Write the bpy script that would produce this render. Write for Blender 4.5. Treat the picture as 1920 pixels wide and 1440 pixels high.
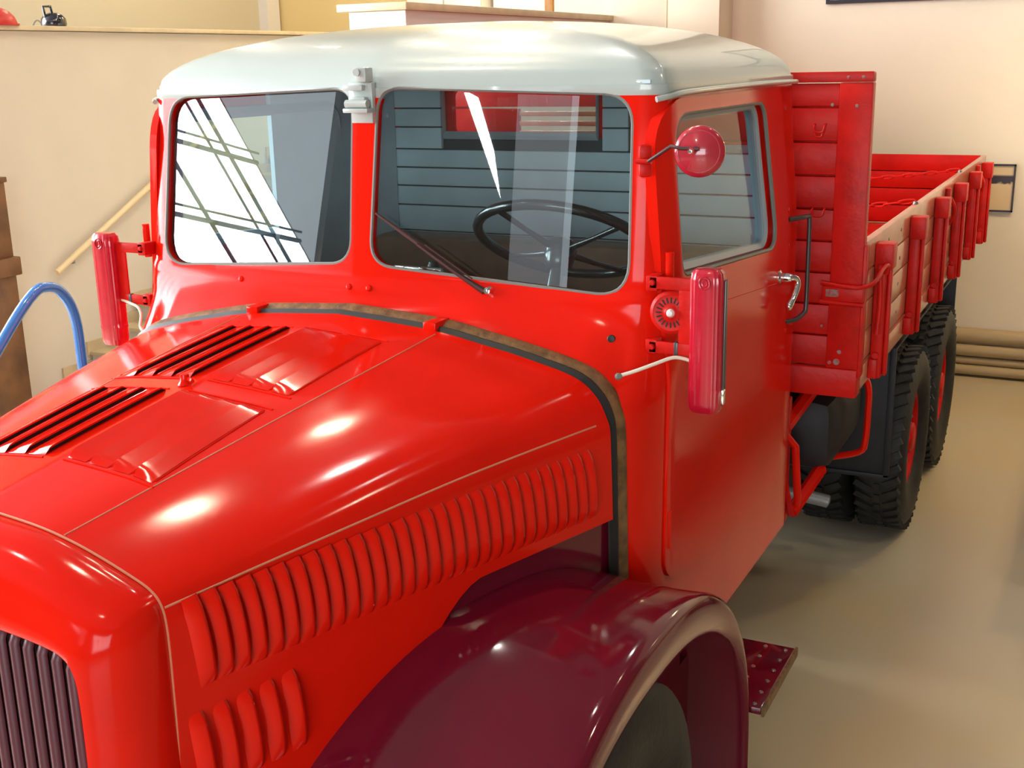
import bpy, bmesh, math, random
from mathutils import Vector, Matrix

random.seed(7)
for o in list(bpy.data.objects):
    bpy.data.objects.remove(o, do_unlink=True)
SC = bpy.context.scene
COL = SC.collection
PI = math.pi

# ------------------------------------------------------------------ camera
CAM_P = Vector((2.139, -4.7039, 2.65))
YAW, PITCH, ROLL, FPX = -0.4711, 0.2647, -0.0208, 2222.8
def cam_axes():
    cy, sy, cp, sp = math.cos(YAW), math.sin(YAW), math.cos(PITCH), math.sin(PITCH)
    f = Vector((sy*cp, cy*cp, -sp)); r = Vector((cy, -sy, 0)); u = r.cross(f)
    cr, sr = math.cos(ROLL), math.sin(ROLL)
    return cr*r+sr*u, -sr*r+cr*u, f
_r, _u, _f = cam_axes()
cd = bpy.data.cameras.new('camera'); cd.sensor_width = 36; cd.lens = FPX/1920*36
cd.clip_start = 0.05; cd.clip_end = 200
cam = bpy.data.objects.new('camera', cd); COL.objects.link(cam)
cam.matrix_world = Matrix(((_r.x, _u.x, -_f.x, CAM_P.x), (_r.y, _u.y, -_f.y, CAM_P.y),
                           (_r.z, _u.z, -_f.z, CAM_P.z), (0, 0, 0, 1)))
SC.camera = cam

# ------------------------------------------------------------------ world, exposure
w = bpy.data.worlds.new('world'); SC.world = w; w.use_nodes = True
w.node_tree.nodes['Background'].inputs[0].default_value = (.85, .92, 1, 1)
w.node_tree.nodes['Background'].inputs[1].default_value = 1.0
vs = SC.view_settings
vs.view_transform = 'Standard'; vs.look = 'None'; vs.gamma = 1; vs.use_curve_mapping = False
vs.exposure = 0.0
DAYLIGHT = 26.0      # brightness of the daylight behind the hall windows
LAMP_WARM = 130.0     # brightness of the added warm and yellow lamps
LAMP_COOL = 130.0

# ------------------------------------------------------------------ materials
def new_mat(name):
    m = bpy.data.materials.new(name); m.use_nodes = True
    nt = m.node_tree
    return m, nt, nt.nodes['Principled BSDF']
def mat(name, col, rough=.5, metal=0., coat=0., coat_rough=.05, spec=.5, noise=0., nscale=20., bump=0., bscale=60., col2=None, ndetail=4, ior=None):
    m, nt, b = new_mat(name)
    b.inputs['Base Color'].default_value = (*col, 1)
    b.inputs['Roughness'].default_value = rough
    b.inputs['Metallic'].default_value = metal
    b.inputs['Coat Weight'].default_value = coat
    b.inputs['Coat Roughness'].default_value = coat_rough
    b.inputs['Specular IOR Level'].default_value = spec
    if ior: b.inputs['IOR'].default_value = ior
    if noise or bump:
        tc = nt.nodes.new('ShaderNodeTexCoord')
    if noise:
        n = nt.nodes.new('ShaderNodeTexNoise'); n.inputs['Scale'].default_value = nscale; n.inputs['Detail'].default_value = ndetail
        nt.links.new(tc.outputs['Object'], n.inputs['Vector'])
        mx = nt.nodes.new('ShaderNodeMix'); mx.data_type = 'RGBA'
        c2 = col2 or tuple(c*(1-noise) for c in col)
        mx.inputs[6].default_value = (*col, 1); mx.inputs[7].default_value = (*c2, 1)
        rp = nt.nodes.new('ShaderNodeMapRange'); rp.inputs[1].default_value = .38; rp.inputs[2].default_value = .68
        nt.links.new(n.outputs['Fac'], rp.inputs[0])
        nt.links.new(rp.outputs[0], mx.inputs[0])
        nt.links.new(mx.outputs[2], b.inputs['Base Color'])
    if bump:
        n2 = nt.nodes.new('ShaderNodeTexNoise'); n2.inputs['Scale'].default_value = bscale
        nt.links.new(tc.outputs['Object'], n2.inputs['Vector'])
        bp = nt.nodes.new('ShaderNodeBump'); bp.inputs['Strength'].default_value = bump; bp.inputs['Distance'].default_value = .01
        nt.links.new(n2.outputs['Fac'], bp.inputs['Height'])
        nt.links.new(bp.outputs[0], b.inputs['Normal'])
    return m
def emit(name, col, s):
    m = bpy.data.materials.new(name); m.use_nodes = True; nt = m.node_tree
    nt.nodes.remove(nt.nodes['Principled BSDF'])
    e = nt.nodes.new('ShaderNodeEmission'); e.inputs[0].default_value = (*col, 1); e.inputs[1].default_value = s
    nt.links.new(e.outputs[0], nt.nodes['Material Output'].inputs[0])
    return m
def glass_mat(name, tint=(.86, .92, .92), ior=1.5):
    m = bpy.data.materials.new(name); m.use_nodes = True; nt = m.node_tree
    nt.nodes.remove(nt.nodes['Principled BSDF'])
    t = nt.nodes.new('ShaderNodeBsdfTransparent'); t.inputs[0].default_value = (*tint, 1)
    g = nt.nodes.new('ShaderNodeBsdfGlossy'); g.inputs['Roughness'].default_value = .003; g.inputs[0].default_value = (1, 1, 1, 1)
    fr = nt.nodes.new('ShaderNodeFresnel'); fr.inputs[0].default_value = ior
    mx = nt.nodes.new('ShaderNodeMixShader')
    # one reflection per pane: only the face turned to the viewer of the thin sheet mirrors
    ge = nt.nodes.new('ShaderNodeNewGeometry'); iv = nt.nodes.new('ShaderNodeMath'); iv.operation = 'SUBTRACT'; iv.inputs[0].default_value = 1.0
    nt.links.new(ge.outputs['Backfacing'], iv.inputs[1])
    ml = nt.nodes.new('ShaderNodeMath'); ml.operation = 'MULTIPLY'; nt.links.new(fr.outputs[0], ml.inputs[0]); nt.links.new(iv.outputs[0], ml.inputs[1])
    nt.links.new(ml.outputs[0], mx.inputs[0]); nt.links.new(t.outputs[0], mx.inputs[1]); nt.links.new(g.outputs[0], mx.inputs[2])
    nt.links.new(mx.outputs[0], nt.nodes['Material Output'].inputs[0])
    return m

M = {}
RED = (.76, .011, .003)
M['red'] = mat('red_paint', RED, .12, spec=.5, noise=.08, nscale=3, bump=.015, bscale=9, ior=1.29)
M['redflat'] = mat('red_paint_worn', (.62, .009, .005), .40, coat=.0, ior=1.3, noise=.22, nscale=12, bump=.15, bscale=40)
M['redwood'] = mat('red_painted_wood', (.64, .010, .006), .38, coat=.0, ior=1.25, noise=.2, nscale=6, bump=.2, bscale=25)
M['sidewood'] = mat('tan_reflection_plank_paint', (.62, .20, .11), .33, coat=.8, coat_rough=.12, noise=.25, nscale=5, bump=.12, bscale=25)  # red plank paint with the wall's tan reflection put into its colour
M['chip'] = mat('chipped_grey_paint', (.25, .24, .22), .6, noise=.5, nscale=60, col2=(.5, .02, .01))
M['maroon'] = mat('maroon_paint', (.14, .005, .018), .09, noise=.12, nscale=4, bump=.02, bscale=8)
M['grille'] = mat('dark_maroon_paint', (.085, .008, .02), .42)
M['grilledark'] = mat('dark_maroon_backing', (.03, .003, .008), .6)  # dark maroon of the sheets behind grille slats and tailgate planks
M['roof'] = mat('pale_grey_green_paint', (.43, .49, .47), .3, coat=.7, coat_rough=.04, noise=.06, nscale=2.5)
M['black'] = mat('black_rubber', (.012, .012, .013), .55, noise=.3, nscale=30)
M['gasket'] = mat('grey_window_rubber', (.19, .20, .18), .55)
M['tyre'] = mat('tyre_rubber', (.010, .010, .011), .62, noise=.5, nscale=14, col2=(.022, .021, .018), bump=.2, bscale=50)
M['dark'] = mat('dark_void_paint', (.006, .006, .007), .7)
M['chassis'] = mat('black_chassis_paint', (.010, .010, .014), .6, noise=.4, nscale=8)
M['leather'] = mat('brown_leather_strip', (.24, .125, .045), .55, noise=.55, nscale=25, bump=.3, bscale=60)
M['chrome'] = mat('chrome', (.82, .82, .80), .12, metal=1)
M['steel'] = mat('dull_steel', (.30, .29, .28), .35, metal=.9)
M['darksteel'] = mat('dark_grey_handle_metal', (.10, .095, .10), .35, metal=.6)
M['pipegrey'] = mat('grey_exhaust_metal', (.32, .33, .34), .45, metal=.3)
M['crimson'] = mat('crimson_plastic', (.50, .006, .025), .22, coat=.6, coat_rough=.1, noise=.1, nscale=30)
M['mirrorred'] = mat('rose_red_enamel', (.42, .012, .03), .25, coat=.8, coat_rough=.06)
M['cable'] = mat('cream_cable', (.80, .74, .60), .45)
M['innerboard'] = mat('blue_grey_board_paint', (.56, .68, .74), .5, noise=.10, nscale=6, bump=.15, bscale=30)
M['innergrey'] = mat('blue_grey_frame_paint', (.40, .46, .50), .5)
M['innerdark'] = mat('dark_joint_paint', (.04, .05, .055), .6)
M['seat'] = mat('brown_leatherette', (.30, .16, .09), .5, noise=.25, nscale=8, bump=.1, bscale=80)
M['wheelblack'] = mat('black_bakelite', (.012, .013, .016), .25, coat=.5)
M['wipe'] = mat('dark_brown_wiper', (.06, .02, .02), .4)
M['glass'] = glass_mat('cab_glass', ior=1.7)
M['sideglass'] = glass_mat('side_window_glass', tint=(.74, .83, .85), ior=1.18)
M['mirrorglass'] = mat('mirror_glass', (.8, .8, .8), .02, metal=1)
M['floor'] = mat('grey_beige_resin_floor', (.50, .44, .32), .30, coat=.3, coat_rough=.22, noise=.16, nscale=.9, col2=(.54, .43, .25), bump=.03, bscale=3)
M['wall'] = mat('cream_wall_paint', (.80, .70, .54), .85, noise=.04, nscale=2, bump=.04, bscale=120)
M['walls'] = mat('cream_stair_wall_paint', (.62, .565, .46), .85, noise=.04, nscale=2, bump=.04, bscale=120)
M['wallw'] = mat('white_wall_paint', (.80, .77, .74), .85)
M['wally'] = mat('yellow_wall_paint', (.80, .62, .30), .85)
M['wallo'] = mat('beige_gallery_paint', (.62, .56, .42), .85)
M['walld'] = mat('brown_grey_wall_paint', (.085, .070, .055), .8)
M['ceil'] = mat('off_white_ceiling', (.24, .24, .27), .9)
M['ledge'] = mat('pale_oak_ledge', (.66, .54, .34), .45, noise=.15, nscale=8)
M['tread'] = mat('tan_stair_tread', (.56, .45, .27), .6, noise=.15, nscale=6)
M['riser'] = mat('grey_stair_riser', (.50, .47, .40), .7)
M['rail'] = mat('pale_wood_handrail', (.72, .58, .34), .4)
M['blue'] = mat('blue_gloss_paint', (.03, .17, .52), .25, coat=.7, coat_rough=.05)
M['wood'] = mat('dark_brown_wood', (.17, .075, .026), .45, noise=.5, nscale=5, bump=.15)
M['woodl'] = mat('amber_wood', (.40, .20, .055), .45, noise=.3, nscale=5)
M['pipe'] = mat('ochre_painted_pipe', (.42, .31, .16), .4)
M['frame'] = mat('black_picture_frame', (.015, .012, .02), .35)
M['steelframe'] = mat('dark_blue_grey_steel', (.05, .10, .16), .5)
M['kettle'] = mat('black_enamel', (.012, .012, .016), .2, coat=.6)
M['redcloth'] = mat('red_plastic_shell', (.55, .02, .015), .4)
M['day'] = emit('daylight_glazing', (.92, .97, 1.0), DAYLIGHT)
M['lampw'] = emit('warm_lamp_glow', (1.0, .84, .60), LAMP_WARM)
M['lampy'] = emit('yellow_lamp_glow', (1.0, .70, .34), LAMP_WARM)
M['lampc'] = emit('white_lamp_glow', (1.0, .95, .86), LAMP_COOL)
M['panelglow'] = emit('added_panel_glow', (.80, .92, 1.0), 3.6)  # glow of panels added to be mirrored in the windscreen
M['panelglow2'] = emit('added_pale_panel_glow', (.90, .95, 1.0), 1.6)
M['day2'] = emit('added_front_daylight', (.95, .98, 1.0), 10.0)
M['white'] = mat('white_gloss_paint', (.75, .74, .70), .4)

# ------------------------------------------------------------------ helpers
def link(name, me, m=None, parent=None):
    o = bpy.data.objects.new(name, me); COL.objects.link(o)
    if m is not None and hasattr(me, 'materials'):
        for k in (m if isinstance(m, (list, tuple)) else [m]):
            me.materials.append(M[k] if isinstance(k, str) else k)
    if parent is not None: o.parent = parent
    return o
def mesh(name, V, F, m, parent=None, smooth=False, angle=None, fm=None):
    me = bpy.data.meshes.new(name); me.from_pydata([tuple(v) for v in V], [], F); me.validate(); me.update()
    o = link(name, me, m, parent)
    if fm:
        for p, i in zip(me.polygons, fm): p.material_index = i
    bm = bmesh.new(); bm.from_mesh(me); bmesh.ops.recalc_face_normals(bm, faces=bm.faces); bm.to_mesh(me); bm.free()
    if smooth: shade(o, angle)
    return o
def shade(o, angle=None):
    me = o.data
    for p in me.polygons: p.use_smooth = True
    if angle is not None: me.set_sharp_from_angle(angle=math.radians(angle))
def from_bm(name, bm, m, parent=None, smooth=False, angle=None):
    me = bpy.data.meshes.new(name); bmesh.ops.recalc_face_normals(bm, faces=bm.faces); bm.to_mesh(me); bm.free()
    o = link(name, me, m, parent)
    if smooth: shade(o, angle)
    return o
def bm_box(bm, x0, x1, y0, y1, z0, z1, bevel=0., seg=2, mtx=None):
    r = bmesh.ops.create_cube(bm, size=1.0)
    vs_ = r['verts']
    bmesh.ops.transform(bm, matrix=Matrix.Translation(((x0+x1)/2, (y0+y1)/2, (z0+z1)/2)) @ Matrix.Diagonal((abs(x1-x0), abs(y1-y0), abs(z1-z0), 1)), verts=vs_)
    if bevel:
        es = list({e for v in vs_ for e in v.link_edges})
        rb = bmesh.ops.bevel(bm, geom=es, offset=bevel, segments=seg, affect='EDGES', profile=.5)
        vs_ = list({v for f in rb['faces'] for v in f.verts} | {v for v in vs_ if v.is_valid})
    if mtx is not None: bmesh.ops.transform(bm, matrix=mtx, verts=vs_)
    return vs_
def box(name, x0, x1, y0, y1, z0, z1, m, parent=None, bevel=0., mtx=None):
    bm = bmesh.new(); bm_box(bm, x0, x1, y0, y1, z0, z1, bevel, mtx=mtx)
    return from_bm(name, bm, m, parent, smooth=bevel > 0, angle=40)
def crom(pts, n=8, closed=False):
    P = [Vector(p) for p in pts]; out = []
    N = len(P); rng = range(N) if closed else range(N-1)
    for i in rng:
        if closed: p0, p1, p2, p3 = P[(i-1) % N], P[i], P[(i+1) % N], P[(i+2) % N]
        else: p0, p1, p2, p3 = P[max(i-1, 0)], P[i], P[i+1], P[min(i+2, N-1)]
        for k in range(n):
            t = k/n
            out.append(.5*((2*p1)+(-p0+p2)*t+(2*p0-5*p1+4*p2-p3)*t*t+(-p0+3*p1-3*p2+p3)*t**3))
    if not closed: out.append(P[-1].copy())
    return out
def bm_tube(bm, pts, r, seg=10, closed=False, ref=None, ry=None, cap=True):
    P = [Vector(p) for p in pts]; N = len(P); rings = []
    up = Vector(ref) if ref else None
    for i in range(N):
        if closed: t = P[(i+1) % N]-P[(i-1) % N]
        else: t = P[min(i+1, N-1)]-P[max(i-1, 0)]
        t.normalize()
        if up is None:
            up = Vector((0, 0, 1)) if abs(t.z) < .9 else Vector((1, 0, 0))
        a = (up-t*up.dot(t))
        if a.length < 1e-5: a = t.orthogonal()
        a.normalize(); b = t.cross(a)
        if not ref: up = a
        rr = r[i] if isinstance(r, (list, tuple)) else r
        r2 = ry if ry else rr
        rings.append([bm.verts.new(P[i]+a*math.cos(2*PI*k/seg)*rr+b*math.sin(2*PI*k/seg)*r2) for k in range(seg)])
    for i in range(N if closed else N-1):
        A, B = rings[i], rings[(i+1) % N]
        for k in range(seg):
            bm.faces.new((A[k], A[(k+1) % seg], B[(k+1) % seg], B[k]))
    if cap and not closed:
        bm.faces.new(rings[0]); bm.faces.new(rings[-1])
def tube(name, pts, r, m, parent=None, seg=10, closed=False, ref=None, ry=None):
    bm = bmesh.new(); bm_tube(bm, pts, r, seg, closed, ref, ry)
    return from_bm(name, bm, m, parent, True, 50)
def bm_lathe(bm, prof, seg=32, mtx=None):
    # prof: list of (radius, height along +Z)
    rings = []
    for r, h in prof:
        if r < 1e-6: rings.append([bm.verts.new((0, 0, h))])
        else: rings.append([bm.verts.new((r*math.cos(2*PI*k/seg), r*math.sin(2*PI*k/seg), h)) for k in range(seg)])
    for A, B in zip(rings, rings[1:]):
        for k in range(seg):
            k2 = (k+1) % seg
            if len(A) == 1 and len(B) == 1: continue
            if len(A) == 1: bm.faces.new((A[0], B[k2], B[k]))
            elif len(B) == 1: bm.faces.new((A[k], A[k2], B[0]))
            else: bm.faces.new((A[k], A[k2], B[k2], B[k]))
    if mtx is not None:
        bmesh.ops.transform(bm, matrix=mtx, verts=[v for R_ in rings for v in R_])
def lathe(name, prof, m, parent=None, seg=32, mtx=None, angle=35):
    bm = bmesh.new(); bm_lathe(bm, prof, seg, mtx)
    return from_bm(name, bm, m, parent, True, angle)
def axis_mtx(loc, d, up=(0, 0, 1)):
    z = Vector(d).normalized(); u = Vector(up)
    if abs(z.dot(u)) > .98: u = Vector((1, 0, 0))
    x = u.cross(z).normalized(); y = z.cross(x)
    return Matrix(((x.x, y.x, z.x, loc[0]), (x.y, y.y, z.y, loc[1]), (x.z, y.z, z.z, loc[2]), (0, 0, 0, 1)))
def rpoly(corners, radii, n=7):
    """rounded polygon in 2D from corner points"""
    out = []; N = len(corners)
    for i in range(N):
        p = Vector(corners[i]); a = Vector(corners[i-1]); b = Vector(corners[(i+1) % N])
        r = radii[i] if isinstance(radii, (list, tuple)) else radii
        da = (a-p).normalized(); db = (b-p).normalized()
        p0 = p+da*r; p2 = p+db*r
        for k in range(n+1):
            t = k/n
            # circle-like corner
            q = (1-t)**2*p0+2*t*(1-t)*(p*.92+(p0+p2)*.04)+t*t*p2
            out.append(q)
    return out
def prism(name, poly2, f0, f1, m=None, parent=None):
    """poly2 list of 2D points; f0,f1 map 2D->3D"""
    N = len(poly2)
    V = [f0(p) for p in poly2]+[f1(p) for p in poly2]
    F = [tuple(range(N)), tuple(range(2*N-1, N-1, -1))]+[(i, (i+1) % N, N+(i+1) % N, N+i) for i in range(N)]
    return mesh(name, V, F, m, parent)
def boolean(o, cutters, op='DIFFERENCE', solver='EXACT'):
    for c in cutters:
        md = o.modifiers.new('b', 'BOOLEAN'); md.object = c; md.operation = op; md.solver = solver
    dg = bpy.context.evaluated_depsgraph_get(); dg.update()
    me = bpy.data.meshes.new_from_object(o.evaluated_get(dg))
    o.modifiers.clear(); old = o.data; o.data = me
    return o
def kill(*os):
    for o in os: bpy.data.objects.remove(o, do_unlink=True)
def tag(o, label=None, cat=None, group=None, kind=None):
    if label: o['label'] = label
    if cat: o['category'] = cat
    if group: o['group'] = group
    if kind: o['kind'] = kind
    return o
def struct(o, label=None):
    o['kind'] = 'structure'
    if label: o['label'] = label
    return o
def empty(name, loc, label, cat, group=None):
    o = bpy.data.objects.new(name, None); COL.objects.link(o); o.location = loc; o.empty_display_size = .1
    return tag(o, label, cat, group)
def adopt(o, p):
    """parent while keeping world-space mesh coordinates (parent has translation only)"""
    o.parent = p; o.matrix_parent_inverse = Matrix.Translation(-Vector(p.location)) if p.parent is None else Matrix.Identity(4)
    return o
def copy_part(o, parent, mtx=None, name=None):
    c = o.copy(); COL.objects.link(c); c.parent = parent
    if mtx is not None: c.matrix_local = mtx
    return c
def lerp(a, b, t): return a+(b-a)*t
def sstep(t): t = max(0., min(1., t)); return t*t*(3-2*t)

# ================================================================== ROOM
BY = 5.85      # back wall plane
LX = -5.5      # stair wall plane
struct(box('floor', -9.2, 7.2, -12.2, 9, -.2, 0, 'floor'), 'glossy grey beige resin floor of the exhibition hall')
struct(box('ceiling', -9.2, 7.2, -12.2, 9, 6.5, 6.7, 'ceil'), 'off white ceiling high above the truck')
struct(box('wall_back', -1.04, 7.2, BY, BY+.2, 0, 6.5, 'wall'), 'cream back wall behind the truck bed')
struct(box('wall_right', 7.0, 7.2, -12.2, BY, 0, 6.5, 'walld'), 'dark brown side wall right of the truck')
struct(box('wall_front', -9.2, 7.2, -12.2, -12.0, 0, 6.5, 'walld'), 'dark panelled end wall facing the radiator')
# pilaster left of the back wall: three flush bays
pil = struct(box('wall_back_pilaster', -2.55, -1.0, BY-.35, BY+.2, 0, 6.5, 'wall'), 'cream pilaster at the left end of the back wall')
box('panel', -1.46, -1.0, BY-.39, BY-.35, 0, 6.5, 'wall', pil, .004)
box('panel', -2.05, -1.475, BY-.37, BY-.35, 0, 6.5, 'wall', pil, .004)
# stair wall with gallery behind it
lw = struct(box('wall_left', LX-.14, LX, 1.68, 8.1, 0, 2.96, 'walls'), 'cream stair wall carrying the gallery ledge')
end = box('wall_end', LX-.14, LX+.012, 1.66, 1.69, 0, 2.96, 'wallw', lw)
led = box('ledge', LX-.22, LX+.06, 1.6, 8.1, 2.965, 3.0, 'ledge', lw, .006)
struct(box('wall_gallery', -8.2, -8.0, 1.68, 8.5, 0, 6.5, 'wallo'), 'beige wall at the back of the upper gallery')
struct(box('trim_1', -8.0, -7.86, 8.2, 8.45, 2.1, 6.5, 'wallw'), 'white corner post at the end of the gallery')
struct(box('gallery_floor', -8.0, LX-.14, 1.69, 8.5, 1.95, 2.1, 'ceil'), 'upper gallery floor slab')
struct(box('wall_left_front', -9.2, -9.0, -12.0, 1.66, 0, 2.2, 'wall'), 'cream wall under the big slanting window')
struct(box('wall_left_return', -9.2, -8.0, 1.66, 1.69, 0, 6.5, 'wall'), 'cream return wall beside the gallery')
struct(box('wall_upper_room', -8.2, -2.4, 8.5, 8.7, 0, 6.5, 'wally'), 'yellow wall of the upper room behind the parapet')
struct(box('wall_upper_side', -2.56, -2.4, BY+.2, 8.5, 0, 6.5, 'wally'), 'yellow side wall of the upper room')
# white parapet with stone cap
pw = struct(box('wall_parapet', -2.43, -2.0, 2.04, BY-.35, 0, 2.985, 'wallw'), 'white parapet wall rising behind the cab roof')
box('cap', -2.5, -1.97, 2.0, BY-.35, 2.987, 3.035, 'ledge', pw, .005)

# upper room fittings: pale doors and panels seen over the parapet
c1 = empty('cupboard', (-5.2, 8.4, 2.1), 'pale yellow cupboard doors behind the white parapet', 'cupboard')
adopt(box('body', -5.75, -4.72, 8.2, 8.48, 2.1, 4.4, 'white'), c1)
for i, (a, b) in enumerate(((-5.74, -5.24), (-5.22, -4.73))):
    d = adopt(box('door', a, b, 8.17, 8.2, 2.15, 4.38, 'white', None, .006), c1)
    h = adopt(tube('handle', [(b-.06 if i == 0 else a+.06, 8.14, 3.18), (b-.13 if i == 0 else a+.13, 8.14, 3.2)], .014, 'darksteel'), c1)
c2 = empty('interior_door', (-4.2, 8.4, 2.1), 'cream upper room door with inset panel beside the cream pilaster', 'door')
adopt(box('door_leaf', -4.66, -3.98, 8.36, 8.48, 2.1, 4.3, 'wallw', None, .004), c2)
adopt(box('inset_panel', -4.42, -4.12, 8.34, 8.36, 2.5, 3.25, 'white', None, .004), c2)
adopt(box('frame_post', -3.96, -3.86, 8.3, 8.48, 2.1, 4.4, 'woodl', None, .004), c2)

# stairs along the stair wall
st = empty('staircase', (-5.0, 2.6, 0), 'tan staircase rising along the cream wall at left', 'stairs')
RUN, RISE = .287, .16
Y0 = 2.11; Z0 = .20
for i in range(12):
    y = Y0+i*RUN; z = Z0+i*RISE
    adopt(box('tread', LX+.02, LX+1.0, y, y+RUN+.025, z-.035, z, 'tread', None, .004), st)
    adopt(box('riser', LX+.02, LX+.98, y+.02, y+.045, max(0, z-RISE), z-.035, 'riser'), st)
    adopt(box('skirting', LX+.001, LX+.02, y-.02, y+RUN+.02, z-.03 if i else 0, z+.085, 'tread'), st)
hr = empty('handrail', (LX+.06, 2.2, 1.0), 'pale wooden handrail sloping up the cream stair wall', 'handrail')
def raily(t): return Vector((LX+.07, lerp(2.10, 6.0, t), lerp(1.087, 3.08, t)))
adopt(tube('rail', [raily(0), raily(.8)], .026, 'rail', None, 10), hr)
for t in (.05, .3, .55, .78):
    p = raily(t)
    adopt(tube('bracket', [p, p+Vector((-.0, 0, -.05)), p+Vector((-.07, 0, -.06))], .008, 'steel', None, 6), hr)

# wooden showcase at the left edge
wc = empty('wooden_cabinet', (-5.55, 1.45, 0), 'dark brown wooden showcase cabinet at the left picture edge', 'cabinet')
adopt(box('base', -6.1, -5.33, 1.3, 1.62, 0, 1.16, 'wood', None, .008), wc)
adopt(box('ledge', -6.14, -5.27, 1.27, 1.63, 1.16, 1.30, 'wood', None, .01), wc)
adopt(box('stile', -5.36, -5.31, 1.32, 1.6, 1.30, 1.90, 'wood', None, .005), wc)
adopt(box('stile', -6.1, -6.05, 1.32, 1.6, 1.30, 1.90, 'wood', None, .005), wc)
adopt(box('back_panel', -6.05, -5.36, 1.5, 1.56, 1.30, 1.86, 'woodl', None), wc)
adopt(box('top', -6.12, -5.30, 1.30, 1.62, 1.86, 1.90, 'wood', None, .006), wc)

# things on the gallery ledge
kt = empty('kettle', (LX-.05, 2.47, 3.0), 'black enamel kettle with square wire handle on the gallery ledge', 'kettle')
adopt(lathe('body', [(0, 0), (.095, 0), (.10, .02), (.095, .06), (.07, .09), (.035, .105), (0, .108)], 'kettle', None, 24, Matrix.Translation((LX-.05, 2.48, 3.0))), kt)
adopt(tube('handle', [(LX-.05, 2.40, 3.07), (LX-.05, 2.385, 3.15), (LX-.05, 2.46, 3.155), (LX-.05, 2.475, 3.09)], .012, 'kettle', None, 8), kt)
adopt(tube('spout', [(LX-.05, 2.55, 3.04), (LX-.05, 2.60, 3.06)], [.02, .012], 'kettle', None, 8), kt)
tag(tube('wire_loop', crom([(LX-.05, 2.27, 3.003), (LX-.05, 2.29, 3.03), (LX-.05, 2.32, 3.045), (LX-.05, 2.345, 3.03), (LX-.05, 2.355, 3.005)], 5), .006, 'steel', None, 6),
    'small wire loop standing beside the black kettle', 'wire')
rs = empty('red_dome', (LX-.06, 1.95, 3.0), 'red rounded dome shaped item on the gallery ledge at the corner', 'ornament')
adopt(lathe('dome', [(0, .13), (.05, .125), (.10, .10), (.135, .06), (.15, .02), (.15, 0), (0, 0)], 'redcloth', None, 24, Matrix.Translation((LX-.06, 1.93, 3.0))), rs)
adopt(lathe('brim', [(.145, 0), (.165, .0), (.165, .012), (.145, .012)], 'redcloth', None, 24, Matrix.Translation((LX-.06, 1.93, 3.0))), rs)

# pipes along the foot of the back wall
for i, (z, r, y, lb) in enumerate(((.345, .062, 5.76, 'thick ochre pipe, topmost of four along the back wall foot'),
                                   (.225, .052, 5.74, 'ochre pipe, second from the top along the back wall foot'),
                                   (.135, .032, 5.74, 'thin ochre pipe, third from the top along the back wall foot'),
                                   (.058, .042, 5.72, 'ochre pipe lying lowest along the back wall foot'))):
    tag(tube('pipe', [(-.9, y, z), (6.9, y, z)], r, 'pipe', None, 14), lb, 'pipe', 'heating pipes on the back wall')

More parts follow.
